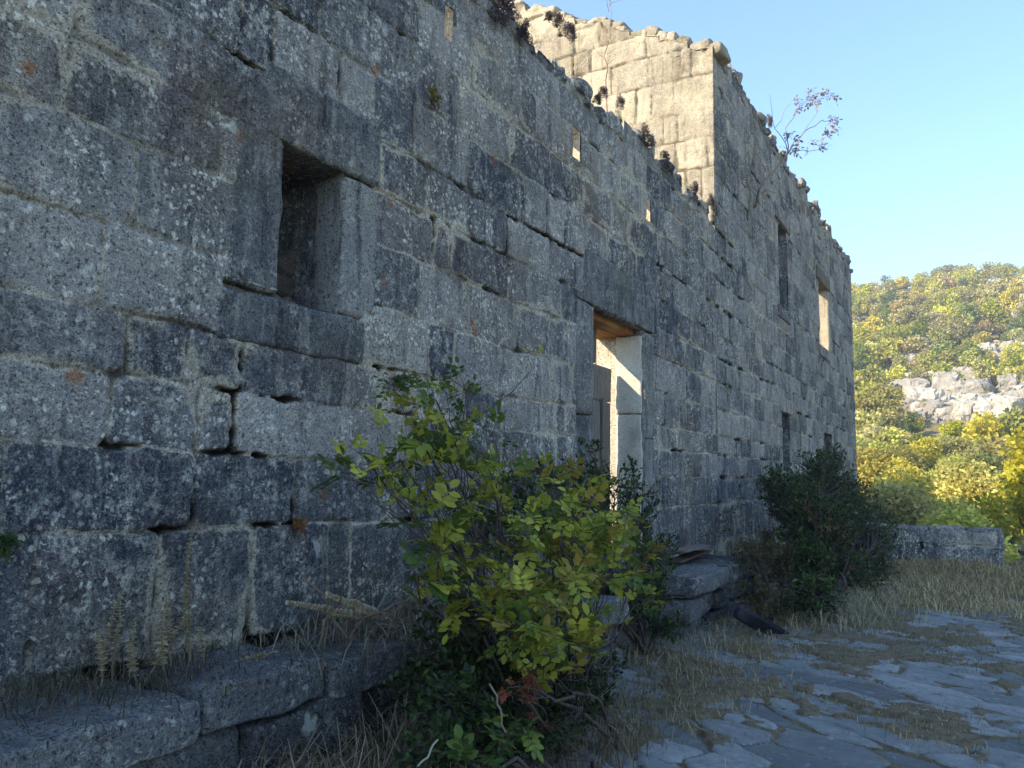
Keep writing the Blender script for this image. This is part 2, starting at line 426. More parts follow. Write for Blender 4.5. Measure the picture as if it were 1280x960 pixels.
def wall(name, org, ud, nd, us, zs, ztop, lay, seed, mat, parent, openings=(), thick=.65, fill=.6, rough=1., recess=(), jw=1.):
    """one wall of coursed blocks with real thickness, splayed openings and a broken top.
    openings: (front rect, back rect, depth) with rect = (u0, u1, z0, z1)."""
    org = np.array(org, float); ud = np.array(ud, float); nd = np.array(nd, float); ZV = np.array([0, 0, 1.])
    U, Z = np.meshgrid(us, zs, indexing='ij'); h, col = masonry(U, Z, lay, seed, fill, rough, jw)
    for (a, b, c, d) in recess: h = np.where((U > a) & (U < b) & (Z > c) & (Z < d), -.06, h)
    tops = ztop(us); Zc = np.minimum(Z, tops[:, None])
    P = org + ud * U[..., None] + ZV * Zc[..., None] + nd * h[..., None]
    f = grid_faces(len(us), len(zs))
    fu = (us[:-1, None] + us[1:, None]) / 2 + 0 * zs[None, :-1]; fz = (zs[None, :-1] + zs[None, 1:]) / 2 + 0 * us[:-1, None]
    keep = zs[None, :-1] < np.maximum(tops[:-1], tops[1:])[:, None]
    for fr, bk, dp in openings: keep &= ~((fu > fr[0]) & (fu < fr[1]) & (fz > fr[2]) & (fz < fr[3]))
    G = Geo()
    G.add(P.reshape(-1, 3), f[keep.ravel()], col.reshape(-1, 4))
    # the broken top
    tu = us[::2] if len(us) > 300 else us; nt = 9; tv = np.linspace(0, thick, nt); TU, TV = np.meshgrid(tu, tv, indexing='ij')
    zt = np.interp(tu, us, tops)[:, None] - .02 + .09 * (fb2(TU * 5, TV * 5, seed + 40, 4) - .5) * (TV > 0)
    G.add((org + ud * TU[..., None] - nd * TV[..., None] + ZV * zt[..., None]).reshape(-1, 3), grid_faces(len(tu), nt), (.5, 1, 0, 1))
    # back face, cut round the openings
    bu = sorted(set([us[0], us[-1]] + [x for _, bk, _ in openings if bk for x in bk[:2]] + list(np.linspace(us[0], us[-1], 40))))
    bz = sorted(set([zs[0]] + [x for _, bk, _ in openings if bk for x in bk[2:]] + list(np.linspace(zs[0], max(tops) * .6, 6))))
    bu = np.array(bu); bz = np.array(bz)
    BU, BZ = np.meshgrid(bu, np.append(bz, 99), indexing='ij'); bt = np.interp(bu, us, tops)
    BZ = np.minimum(BZ, bt[:, None] - .03)
    bf = grid_faces(len(bu), len(bz) + 1)
    cu = (bu[:-1, None] + bu[1:, None]) / 2 + 0 * bz[None]; cz = np.append((bz[:-1] + bz[1:]) / 2, 50)[None] + 0 * bu[:-1, None]
    kb = np.ones(cu.shape, bool)
    for _, bk, _ in openings:
        if bk: kb &= ~((cu > bk[0]) & (cu < bk[1]) & (cz > bk[2]) & (cz < bk[3]))
    G.add((org + ud * BU[..., None] - nd * thick + ZV * BZ[..., None]).reshape(-1, 3), bf[kb.ravel()][:, ::-1], (.5, .3, 0, 1))
    # reveals
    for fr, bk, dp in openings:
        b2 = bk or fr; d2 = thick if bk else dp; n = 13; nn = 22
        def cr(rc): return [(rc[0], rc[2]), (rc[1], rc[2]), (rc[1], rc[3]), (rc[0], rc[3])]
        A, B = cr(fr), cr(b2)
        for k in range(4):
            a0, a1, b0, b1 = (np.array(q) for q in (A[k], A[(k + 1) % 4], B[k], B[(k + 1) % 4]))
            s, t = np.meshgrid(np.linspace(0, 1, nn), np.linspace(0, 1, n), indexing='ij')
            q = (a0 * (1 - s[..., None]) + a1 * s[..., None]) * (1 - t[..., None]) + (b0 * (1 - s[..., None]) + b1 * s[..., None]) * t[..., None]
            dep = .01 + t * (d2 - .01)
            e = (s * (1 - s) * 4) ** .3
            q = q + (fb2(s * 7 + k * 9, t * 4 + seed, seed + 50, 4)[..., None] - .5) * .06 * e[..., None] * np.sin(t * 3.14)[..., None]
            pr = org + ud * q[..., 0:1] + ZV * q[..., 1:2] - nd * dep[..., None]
            G.add(pr.reshape(-1, 3), grid_faces(nn, n), (.9, 1, 0, 1) if bk else (.2, 0, 0, 1))  # through openings get a pale tone, painted sunlight on their reveals
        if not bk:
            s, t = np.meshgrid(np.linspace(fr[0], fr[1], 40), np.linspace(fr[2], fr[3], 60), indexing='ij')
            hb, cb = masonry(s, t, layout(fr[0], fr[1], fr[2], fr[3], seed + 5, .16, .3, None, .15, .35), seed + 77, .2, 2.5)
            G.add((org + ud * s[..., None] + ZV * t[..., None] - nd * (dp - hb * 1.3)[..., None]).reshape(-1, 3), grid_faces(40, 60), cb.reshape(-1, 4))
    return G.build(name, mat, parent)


building = empty('ruined_building', (12, .3, 0))
tag(building, 'long roofless ruin of grey lichen-stained stone blocks with a taller far section', 'ruin')
OFF = -np.array([12, .3, 0])


def place(o):
    """keep world coordinates although the part hangs from the building's base"""
    o.location = Vector(OFF)
    return o


def P(o): return place(o)


def step_top(base, amp, seed, lo=-9, hi=40):
    r = random.Random(seed); e = [lo]; v = []
    while e[-1] < hi: e.append(e[-1] + r.uniform(.25, .9)); v.append(base + r.choice([0, 0, -.5, .35, -.2, .15]) * amp)
    e = np.array(e); v = np.array(v)
    return lambda u: v[np.clip(np.searchsorted(e, u) - 1, 0, len(v) - 1)] + .04 * (vn2(np.asarray(u) * 9, np.asarray(u) * 0, seed) - .5)


XC = 11.86
hall_top = step_top(5.52, .26, 5); tower_top = step_top(8.38, .28, 9)
hall_us = nonuni(-8.0, XC, lambda x: .05 if x < .6 else (.0095 if x < 4.5 else .0095 + (x - 4.5) * .0032))
hall_zs = nonuni(.45, 6.0, lambda z: .0105 if z < 4.5 else .014)
lay_h = layout(-9, 12.5, .62, 9.2, 21, first=[.60, .38, .33, .29, .40, .42, .36])
WIN = (3.18, 3.69, 2.49, 3.40); DOOR = (7.47, 8.91, .66, 3.28)
slits = [((4.71, 4.83, 4.84, 5.10), (3.9, 5.0, 4.84, 5.45), 0), ((6.93, 7.12, 4.70, 5.02), (5.9, 7.15, 4.7, 5.42), 0), ((8.96, 9.12, 4.66, 4.94), (8.0, 9.15, 4.66, 5.4), 0)]
hall_open = [(WIN, None, .62), (DOOR, (7.25, 8.99, .60, 3.36), 0)] + slits
rec = [(2.86, 3.99, 2.54, 3.36), (3.06, 3.98, 3.38, 3.81), (2.80, 3.89, 2.23, 2.52), (7.06, 9.2, .66, 3.3), (7.24, 9.28, 3.3, 3.83)]
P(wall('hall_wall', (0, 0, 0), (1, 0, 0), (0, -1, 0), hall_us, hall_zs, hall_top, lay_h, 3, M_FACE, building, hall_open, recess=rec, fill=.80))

lay_t = layout(11, 28, .62, 9.2, 21, first=[.60, .38, .33, .29, .40, .42, .36])
tow_us = nonuni(XC + .004, 27.0, lambda x: .034 + (x - XC) * .003)
tow_zs = nonuni(.2, 8.9, lambda z: .019)
tw = [((16.35, 17.18, 5.07, 6.80), None, .28), ((20.97, 22.25, 4.97, 6.62), (19.2, 22.3, 4.97, 7.3), 0), ((16.35, 17.10, 1.75, 2.91), None, .4), ((21.2, 22.4, 1.7, 2.80), None, .4)]
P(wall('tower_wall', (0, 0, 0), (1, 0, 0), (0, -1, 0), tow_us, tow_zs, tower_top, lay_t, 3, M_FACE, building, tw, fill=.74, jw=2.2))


def gable_top(u):       # u runs from the far (+Y) end towards the front corner
    y = np.asarray(u); b = np.where(y < 4.2, 8.30 + y * .50, 10.4 - (y - 4.2) * .5)
    st = np.floor(b / .25) * .25 * .45 + b * .55
    return st + .10 * (vn2(y * 4, y * 0, 77) - .5)


gy = nonuni(.0, 8.4, lambda x: .022)
lay_g = layout(-1, 9, .3, 11, 33, hmin=.34, hmax=.60, lmin=.3, lmax=1.2)
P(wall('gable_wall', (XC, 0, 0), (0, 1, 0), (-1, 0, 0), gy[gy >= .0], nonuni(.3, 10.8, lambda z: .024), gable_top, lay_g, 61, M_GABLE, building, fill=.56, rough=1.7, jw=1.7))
P(wall('end_wall', (26.99, .66, 0), (0, 1, 0), (1, 0, 0), np.linspace(0, 7.7, 130), np.linspace(.2, 8.6, 150), step_top(8.3, .3, 3), layout(-1, 9, .2, 9, 8), 71, M_FACE, building))
P(wall('rear_wall', (12.6, 8.4, 0), (1, 0, 0), (0, 1, 0), np.linspace(0, 14, 160), np.linspace(.2, 6.2, 110), step_top(5.6, .5, 4), layout(-1, 15, .2, 7, 18), 81, M_FACE, building))

# loose stones along the broken wall tops
def coping(name, x0, x1, top, seed, mat, big=1., y1=.62, step=.2, sm=1.):
    r = random.Random(seed); G = Geo()
    for row in (.07, .07, .3, .52):
        x = x0
        while x < x1:
            s = r.uniform(.07, .22) * big
            if r.random() > (.25 if row < .1 else .3):
                z = float(top(np.array([x]))[0]); hh = r.uniform(.02, .11) * big * r.choice([.6, 1, 1.4])
                L = r.uniform(.05, .17) * big; Dp = r.uniform(.06, .1)
                y = row + r.uniform(-.03, .04)
                stone(G, (x - L, y - Dp, z - .05), (x + L, y + Dp, z + hh * 1.3), r.randrange(999), 6, .016, .030, 7, rot_any(r.uniform(-.2, .2), r.uniform(-.25, .25), r.uniform(-.7, .7)), .35, r.random())
            x += s * r.uniform(1.1, 2.2)
    return P(G.build(name, mat, building))


coping('coping_rubble', .5, XC - .1, hall_top, 5, M_FACE)
coping('coping_rubble', XC + .7, 26.9, tower_top, 6, M_FACE, 1.15)
G = Geo(); r = random.Random(4)
for k in range(46):
    y = k * .17 + r.uniform(-.04, .04)
    if y > 7.8: break
    z = float(gable_top(y)); L = r.uniform(.1, .22)
    stone(G, (XC + .03, y - L, z - .08), (XC + .6, y + L, z + r.uniform(.06, .2)), k, 9, .03, .03, 5, rot_any(r.uniform(-.12, .12), r.uniform(-.1, .1), r.uniform(-.15, .15)), .3)
P(G.build('gable_rubble', M_GABLE, building))
# pale corner quoins, a few loose lit blocks on the lower wall's crest
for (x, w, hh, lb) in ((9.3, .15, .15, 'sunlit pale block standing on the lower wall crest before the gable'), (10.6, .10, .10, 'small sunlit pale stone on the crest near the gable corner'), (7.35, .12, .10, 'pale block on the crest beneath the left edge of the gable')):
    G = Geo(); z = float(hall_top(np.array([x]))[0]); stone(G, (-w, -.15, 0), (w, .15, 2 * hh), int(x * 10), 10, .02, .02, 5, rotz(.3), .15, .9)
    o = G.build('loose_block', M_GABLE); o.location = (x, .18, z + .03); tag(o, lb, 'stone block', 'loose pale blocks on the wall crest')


def slabset(prefix, parts):
    e = empty(prefix, (0, 0, 0), building)
    for nm, lo, hi, sd, mt in parts:
        Gs = Geo(); stone(Gs, lo, hi, sd, 30, .03, .017, 4, None, .05, (sd % 10) / 10)
        o = Gs.build(nm, mt, e); o.location = Vector(OFF)
    return e


slabset('window', [('jamb', (2.83, -.008, 2.50), (3.185, .34, 3.425), 3, M_DRESS), ('jamb', (3.685, -.006, 2.50), (4.03, .25, 3.39), 29, M_DRESS),
                   ('lintel', (3.02, -.012, 3.40), (4.02, .10, 3.84), 14, M_DRESS), ('timber_lintel', (3.05, .105, 3.41), (3.95, .42, 3.55), 27, M_LINTELWOOD), ('sill', (2.76, -.016, 2.20), (3.93, .48, 2.495), 2, M_DRESS)])
G = Geo(); r = random.Random(12)                          # stones tumbled inside the window
for k in range(9):
    cx = 3.3 + (k % 3) * .17; cz = 2.55 + (k // 3) * .15
    stone(G, (cx - .11, .38, cz - .07), (cx + .11, .5, cz + .08), k + 3, 9, .05, .03, 5, rot_any(.1, r.uniform(-.5, .5), r.uniform(-.4, .4)), .25)
P(G.build('window_rubble', M_CORE, building))
dr = slabset('door', [('jamb', (7.02, -.008, .64), (7.475, .34, 2.15), 23, M_DRESS), ('jamb', (7.05, -.006, 2.155), (7.475, .34, 3.30), 36, M_DRESS), ('jamb', (8.905, -.008, .64), (9.25, .36, 2.0), 17, M_DRESS), ('jamb', (8.905, -.006, 2.005), (9.22, .36, 3.27), 28, M_DRESS),
                      ('lintel', (7.2, -.012, 3.285), (9.32, .13, 3.86), 44, M_DRESS), ('threshold', (7.45, -.10, .50), (8.93, .5, .70), 41, M_LEDGE)])
Gs = Geo()
for k in range(3):
    stone(Gs, (7.3, .135 + k * .17, 3.22), (9.1, .135 + k * .17 + .16, 3.33), 60 + k, 10, .012, .008, 4, None, 0, .1 + .3 * k)
o = Gs.build('timber_lintel', M_LINTELWOOD, dr); o.location = Vector(OFF)
Gs = Geo(); [stone(Gs, (8.87 + .008 * (k % 2), .035, za), (8.915, .36, zb), 19 + k, 20, .02, .02, 5, None, .03, .5 + .2 * k) for k, (za, zb) in enumerate(((.75, 1.42), (1.43, 2.28), (2.29, 3.22)))]
o = Gs.build('painted_sun_reveal', M_SUNPAINT, dr); o.location = Vector(OFF)  # added pale lining, sunlight on the jamb painted into its colour
Gs = Geo()
stone(Gs, (7.46, .37, 2.42), (8.78, .425, 2.82), 71, 12, .012, .01, 4, None, 0, .2)
stone(Gs, (7.46, .372, 2.83), (8.36, .42, 3.23), 72, 12, .012, .01, 4, None, 0, .5)
for k in range(5):
    a = 7.47 + k * .262
    stone(Gs, (a, .375 + (k % 2) * .008, .70), (a + .255, .415 + (k % 2) * .008, 2.43 - .02 * (k % 3)), 80 + k, 12, .01, .008, 4, None, 0, (k * .37) % 1)
stone(Gs, (8.5, .35, .72), (8.62, .385, 2.45), 91, 10, .01, .008, 4, None, 0, .8)
o = Gs.build('door_leaf', M_DOORWOOD, dr); o.location = Vector(OFF)
w = empty('window', (0, 0, 0), building)
for nm, lo, hi, sd in (('lintel', (16.1, -.04, 6.8), (17.5, .27, 7.15), 5), ('sill', (16.2, -.03, 4.82), (17.35, .27, 5.06), 6)):
    Gs = Geo(); stone(Gs, lo, hi, sd, 14, .02, .012, 4); o = Gs.build(nm, M_FACE, w); o.location = Vector(OFF)
w = empty('window', (0, 0, 0), building)
for nm, lo, hi, sd, mt in (('lintel', (20.7, -.04, 6.62), (22.5, .3, 6.95), 7, M_CORE), ('jamb', (22.25, -.02, 4.97), (22.5, .5, 6.61), 8, M_GABLE), ('sill', (20.8, -.03, 4.7), (22.4, .3, 4.965), 9, M_FACE)):  # jamb in paler stone: sunlight on the reveal put into its colour
    Gs = Geo(); stone(Gs, lo, hi, sd, 14, .02, .012, 4); o = Gs.build(nm, mt, w); o.location = Vector(OFF)
Gs = Geo(); stone(Gs, (16.2, -.035, 2.91), (17.3, .3, 3.2), 4, 12, .02, .012, 4); P(Gs.build('lintel', M_FACE, building))

# ------------------------------------------------------------------ stone benches at the foot of the wall
def bench(label, x0, x1, yf, slabs, seed, top=.62):
    e = empty('stone_ledge', ((x0 + x1) / 2, yf / 2, 0)); off = Vector((-(x0 + x1) / 2, -yf / 2, 0)); r = random.Random(seed)
    tag(e, label, 'stone ledge', 'stone ledges along the foot of the ruin')
    G = Geo(); ns = len(slabs) - 1
    for k in range(ns):
        a, b = slabs[k] + .012, slabs[k + 1] - .012; dz = r.uniform(-.03, .02); dy = r.uniform(-.04, .04)
        stone(G, (a, yf + dy, top - .19 + dz), (b, -.01, top + dz), seed * 10 + k, 44, .022, .03, 3.6, rot_any(0, 0, 0), .05, r.random())
    o = G.build('top_slab', M_LEDGE, e); o.location = off
    G = Geo(); z = -.1
    while z < top - .22:
        hh = min(r.uniform(.17, .34), top - .20 - z); x = x0
        while x < x1:
            L = min(r.uniform(.25, .8), x1 - x + .01)
            if L > .08: stone(G, (x + .01, yf + r.uniform(.03, .14), z + .005), (x + L - .01, -.15, z + hh - .005), r.randrange(999), 22, .03, .045, 3.5, None, .12, r.random())
            x += L
        z += hh
    o = G.build('rubble_base', M_LEDGE, e); o.location = off
    return e


bench('long low stone ledge under the small window, its top dark and worn', -5, 3.72, -.62, [-5, -3.6, -2.2, -.9, .4, 1.25, 2.35, 3.1, 3.72], 3)
bench('stone ledge half hidden by the big leafy shrub before the door', 3.95, 6.33, -.86, [3.95, 5.0, 5.75, 6.33], 5, .60)
bench('stone ledge right of the door carrying dark old planks', 7.65, 10.4, -.95, [7.65, 8.9, 9.6, 10.4], 7, .62)
# old planks lying on it
pl_group = 'old planks on the ledge'
for k, (x0, x1, y, z, a, lb) in enumerate([(8.55, 9.9, -.42, .665, .05, 'dark rotten plank lying lowest on the stone ledge right of the door'), (8.5, 9.7, -.30, .715, -.03, 'reddish brown plank in the middle of the pile on the ledge'), (8.45, 9.75, -.48, .76, .09, 'pale-edged thin plank lying on top of the pile on the ledge')]):
    G = Geo(); stone(G, (-(x1 - x0) / 2, -.09, -.014), ((x1 - x0) / 2, .09, .014), 5 + k, 14, .006, .006, 4, None, 0, .2 + .4 * k)
    o = G.build('plank', M_OLDPLANK if k < 2 else M_DOORWOOD); o.location = ((x0 + x1) / 2, y, z); o.rotation_euler = (0, .02 * (k - 1), a)
    tag(o, lb, 'plank', pl_group)
# pointed dark stone lying on the paving
G = Geo(); stone(G, (-.27, -.07, 0), (.27, .07, .13), 8, 14, .012, .02, 5, None, .55, .0)
M_DARK = stone_mat('dark_stone', (.012, .013, .016), (.03, .03, .035), (.06, .06, .06), (.03, .03, .03), .2, .2, 0, 0, 0)
o = G.build('dark_stone', M_DARK); q = at(948, 797, z=.0); o.location = (q[0], q[1], .07); o.rotation_euler = (.25, .45, -1.0)
tag(o, 'pointed black stone at the foot of the dark shrub on the paving', 'stone')
# low end wall
e = empty('low_wall', (16.6, -2.8, 0)); tag(e, 'low mortared stone wall closing the terrace beyond the dark shrub', 'wall')
lw = wall('masonry', (-.1, 1.45, 0), (0, -1, 0), (-1, 0, 0), np.linspace(0, 2.24, 130), np.linspace(-.3, .84, 66), lambda u: .745 + .02 * np.sin(u * 9), layout(0, 3, -.3, 1, 5, .3, .45), 15, M_FACE, e, thick=.45, fill=1.1, rough=1.6)
G = Geo()
for k in range(4): stone(G, (-.07, -.8 + k * .56, .70), (.36, -.8 + k * .56 + .55, .79 + .02 * (k % 2)), 30 + k, 14, .04, .04, 4)
o = G.build('coping', M_FACE, e)
G = Geo(); stone(G, (-.08, -.83, -.3), (.37, -.6, .76), 31, 16, .03, .02, 4); o = G.build('end_pier', M_FACE, e)

# ------------------------------------------------------------------ ground
def terrain_z(x, y):
    r = np.hypot(x, y * .9)
    base = np.interp(r, [0, 17.6, 21, 26, 60, 90, 120, 150, 190, 225, 260, 400, 900, 3000], [-.02, -.02, -2.2, -3.2, -1.0, 4.5, 13, 25, 38.5, 47, 42, 10, 0, 0])
    ang = np.degrees(np.arctan2(y, x)); fade = np.interp(np.abs(ang - 0), [0, 50, 95, 180], [1, 1, .35, .2])
    far = np.where(r > 21, base * np.where(base > 0, fade, 1), base)
    far = far + np.where(r > 60, (fb2(x * .02, y * .02, 5, 4) - .5) * np.interp(r, [60, 120, 220], [0, 8, 14]), 0)
    far = far - np.where(r > 150, np.interp(ang, [-12, 6, 12], [-2, 0, 1]) * 0, 0)
    side = sstep(8, 16, -y) * 2.2 * (r <= 21)
    return far - side


def mkground():
    a = np.concatenate([np.linspace(-1500, -200, 8)[:-1], np.linspace(-200, -24, 16)[:-1], np.linspace(-24, 30, 109), np.linspace(30, 260, 116)[1:], np.linspace(260, 3000, 14)[1:]])
    b = np.concatenate([np.linspace(-2500, -240, 8)[:-1], np.linspace(-240, -24, 72)[:-1], np.linspace(-24, 24, 97), np.linspace(24, 240, 72)[1:], np.linspace(240, 2500, 8)[1:]])
    A, B = np.meshgrid(a, b, indexing='ij'); z = terrain_z(A, B)
    G = Geo(); G.add(np.stack([A, B, z], -1).reshape(-1, 3), grid_faces(len(a), len(b)))
    T = NT('hill_earth'); g = T.n('ShaderNodeNewGeometry').outputs['Position']
    n = T.noise(g, .25, 6, .65); m = T.noise(g, 3, 5, .7)
    c = T.mix(T.ramp(n, .4, .6), (.20, .17, .07), (.32, .27, .13)); c = T.mix(T.ramp(m, .4, .65), c, (.07, .075, .025))
    T.surf(c, .95, m, .1, .8)
    return tag(G.build('ground', T.m), kind='structure')


mkground()


def paving():
    xs = nonuni(.8, 20.5, lambda x: .014 + max(0, x - 3) * .0035); ys = nonuni(-9.0, .05, lambda y: .04 if y < -5.5 else .022)
    Xg, Yg = np.meshgrid(xs, ys, indexing='ij')
    th = math.radians(-66)                                      # slabs run across the terrace
    a = Xg * math.cos(th) - Yg * math.sin(th); b = Xg * math.sin(th) + Yg * math.cos(th)
    wx = .6 * (fb2(Xg * .9, Yg * .9, 91, 3) - .5); wy = .5 * (fb2(Xg * .9, Yg * .9, 92, 3) - .5)
    a = (a + wx) / .60; b = (b + wy) / .25
    ia, ib = np.floor(a), np.floor(b); f1 = np.full(a.shape, 9.); f2 = f1.copy(); cid = np.zeros(a.shape)
    for dx in (-1, 0, 1):
        for dy in (-1, 0, 1):
            jx, jy = ia + dx, ib + dy; z0 = np.zeros(a.shape)
            qx = jx + .5 + .85 * (_h(jx, jy, z0, 1) - .5); qy = jy + .5 + .8 * (_h(jx, jy, z0, 2) - .5)
            d = np.maximum(np.abs(a - qx) * .9, np.abs(b - qy)) * .6 + .4 * np.hypot(a - qx, b - qy); idv = _h(jx, jy, z0, 3)
            nearer = d < f1; f2 = np.where(nearer, f1, np.minimum(f2, d)); cid = np.where(nearer, idv, cid); f1 = np.where(nearer, d, f1)
    e = (f2 - f1) + .14 * (fb2(Xg * 9, Yg * 9, 96, 3) - .5)
    slab = sstep(.01, .09, e)
    soil = sstep(.54, .60, fb2(Xg * 1.3 + 5, Yg * 1.3, 97, 5, .65) + .04 * (Xg * 0 + sstep(-2.0, -1.2, Yg)) + .14 * (cid - .5) + .1 * sstep(12, 15, Xg))
    up = slab * (1 - soil)
    h = -.03 + up * (.035 + .022 * (cid - .5)) + .012 * (fb2(Xg * 4, Yg * 4, 98, 4, .6) - .5) * up + (1 - up) * (.03 * fb2(Xg * 6, Yg * 6, 99, 4, .6) + .035 * soil)
    fall = sstep(18.2, 20.5, Xg) * 2.2 + sstep(8, 9, -Yg) * .3
    G = Geo(); G.add(np.stack([Xg, Yg, h + .03 - fall], -1).reshape(-1, 3), grid_faces(len(xs), len(ys)), np.stack([cid, 1 - up, soil, np.ones(a.shape)], -1).reshape(-1, 4))
    T = NT('paving_limestone'); g = T.n('ShaderNodeNewGeometry').outputs['Position']
    at_ = T.n('ShaderNodeAttribute', attribute_name='col'); s = T.n('ShaderNodeSeparateColor', {0: at_.outputs[0]})
    n1 = T.noise(g, 1.6, 5, .6, .4); n2 = T.noise(g, 14, 6, .7, .4); n3 = T.noise(g, 70, 4, .7)
    c = T.mix(T.ramp(T.math('ADD', T.math('MULTIPLY', s.outputs[0], .5), T.math('MULTIPLY', n1, .7)), .35, .85), (.12, .13, .13), (.29, .295, .285))
    c = T.mix(T.math('MULTIPLY', T.ramp(n2, .5, .68), .6), c, (.10, .11, .105)); c = T.mix(T.math('MULTIPLY', T.ramp(n2, .32, .42, 1, 0), .5), c, (.46, .46, .44))
    sc = T.mix(T.ramp(n2, .35, .65), (.07, .052, .03), (.19, .145, .085)); sc = T.mix(T.ramp(n3, .5, .6, 0, .6), sc, (.22, .18, .11))
    c = T.mix(T.ramp(T.math('ADD', s.outputs[1], T.math('MULTIPLY', T.math('SUBTRACT', n2, .5), .7)), .35, .6), c, sc)
    T.surf(c, .85, T.math('ADD', T.math('MULTIPLY', n2, .6), T.math('MULTIPLY', n3, .4)), .02, .7, .3)
    o = tag(G.build('stone_pavement', T.m), kind='structure')
    return (xs, ys, h, 1 - up, soil)


PV = paving()


def pv_at(x, y):
    i = np.clip(np.searchsorted(PV[0], x), 0, len(PV[0]) - 1); j = np.clip(np.searchsorted(PV[1], y), 0, len(PV[1]) - 1)
    return PV[3][i, j], PV[4][i, j], PV[2][i, j] + .03


# earth floor inside the ruin
G = Geo(); A, B = np.meshgrid(np.linspace(-6, 27, 60), np.linspace(.6, 8.4, 30), indexing='ij')
G.add(np.stack([A, B, .55 + .25 * (fb2(A, B, 4, 4) - .5)], -1).reshape(-1, 3), grid_faces(60, 30), (.5, .8, 0, 1)); tag(G.build('floor', M_CORE), kind='structure')

# ------------------------------------------------------------------ grass and dead stalks
STRAW = [(.30, .235, .125), (.36, .29, .17), (.22, .165, .09), (.16, .14, .06), (.40, .34, .22)]
GREENG = [(.13, .14, .05), (.18, .17, .06)]


def blades(G, pts, hgt, spread, n, w=.0035, cols=STRAW, lean=(0, 0, 0)):
    pts = np.asarray(pts, float); N = len(pts) * n
    o = np.repeat(pts, n, 0) + np.column_stack([RNG.normal(0, spread * .3, (N, 2)), np.zeros(N)])
    hh = np.repeat(np.broadcast_to(hgt, (len(pts),)), n) * RNG.uniform(.4, 1.1, N); az = RNG.uniform(0, 6.283, N)
    bend = RNG.uniform(.15, 1.3, N) * (spread + .25); d = np.column_stack([np.cos(az), np.sin(az), np.zeros(N)]) * (bend * hh)[:, None] + np.array(lean) * hh[:, None]
    s = np.column_stack([-np.sin(az), np.cos(az), np.zeros(N)]) * w; up = np.array([0, 0, 1.])
    p0 = o; p1 = o + d * .3 + up * (hh * .55)[:, None]; p2 = o + d * .75 + up * (hh * .9)[:, None]; p3 = o + d * 1.25 + up * (hh * (1 - .25 * bend))[:, None]
    v = np.stack([p0 - s, p0 + s, p1 + s, p1 - s, p2 + s * .7, p2 - s * .7, p3], 1)
    b = np.arange(N)[:, None] * 7
    c = np.array(cols)[RNG.integers(0, len(cols), N)] * RNG.uniform(.6, 1.25, (N, 1)); c = np.column_stack([c, np.ones(N)])
    G.add(v, [np.concatenate([b + [[0, 1, 2, 3]], b + [[3, 2, 4, 5]]]), b + [[5, 4, 6]]], np.repeat(c, 7, 0))


G = Geo()
N = 26000; gx = .9 + 17.5 * RNG.random(N) ** 1.15; gyv = -RNG.random(N) * 7.0 - .3
jm, so, zz = pv_at(gx, gyv); k = (RNG.random(N) < (so * .6 + (jm > .6) * .16))
gx, gyv, zz = gx[k], gyv[k], zz[k]
dens = vn2(gx * 2.6, gyv * 2.6, 55) > .3
gx, gyv, zz = gx[dens], gyv[dens], zz[dens]
hh = .018 + .04 * vn2(gx * 1.3, gyv * 1.3, 66) ** 1.5 + .05 * sstep(-2.6, -1.4, gyv) * RNG.random(len(gx)) + .12 * sstep(12, 15, gx)
g2 = vn2(gx * .9, gyv * .9, 71) > .62
blades(G, np.column_stack([gx, gyv, zz - .01])[~g2], hh[~g2], .5, 9, .0022, [(.38, .27, .13), (.46, .34, .18), (.26, .18, .085), (.20, .16, .06), (.54, .41, .24)])
blades(G, np.column_stack([gx, gyv, zz - .01])[g2], hh[g2] * .8, .5, 12, .0024, GREENG + STRAW[:3])
tag(G.build('dry_grass', M_DRY), 'short dry straw-coloured grass in the gaps of the paving', 'grass', kind='stuff')


def region(pxs, n, **pl):
    out = []
    for _ in range(n):
        a, b = pxs; out.append(at(random.uniform(a[0], b[0]), random.uniform(a[1], b[1]), **pl))
    return np.array(out)


G = Geo()
# tall dry grass below the ledge, beside the ledges, before the dark shrub and along the low wall
def spot(x0, x1, y0, y1, n, hg, k=9, spr=.2, w=.003, cols=STRAW, z=0.):
    q = np.column_stack([RNG.uniform(x0, x1, n), RNG.uniform(y0, y1, n), np.full(n, z)]); blades(G, q, hg * RNG.uniform(.5, 1.1, n), spr, k, w, cols)


spot(1.3, 4.3, -1.15, -.66, 420, .40, 10, .8, .0028, [(.30, .24, .15), (.42, .35, .23), (.16, .12, .07)])
spot(2.6, 4.6, -1.7, -1.0, 200, .24, 9, .3, .0026, [(.20, .15, .085), (.28, .22, .13), (.12, .09, .05)])
spot(6.2, 7.8, -1.3, -.3, 90, .20, 9, .8, .003)
spot(7.5, 9.0, -1.35, -.98, 110, .13, 10, .9, .003)
spot(9.0, 13.0, -2.2, -1.5, 420, .24, 10, .9, .0034, [(.40, .33, .2), (.30, .24, .14), (.2, .17, .09), (.46, .40, .26)])
SG = [(.50, .38, .19), (.40, .30, .14), (.26, .21, .09), (.62, .49, .28)]
spot(4.6, 6.6, -1.6, -.9, 160, .14, 10, .9, .0026)
spot(11.0, 16.4, -3.6, -1.9, 1100, .20, 9, .8, .0045, SG)
spot(14, 17.2, -5.2, -3.2, 600, .15, 9, .8, .0045, SG)
spot(15.2, 16.4, -3.7, -2.0, 240, .34, 9, .6, .0045, SG)
tag(G.build('tall_dry_grass', M_DRY), 'tall bleached grass standing at the foot of the ledges and shrubs', 'grass', kind='stuff')

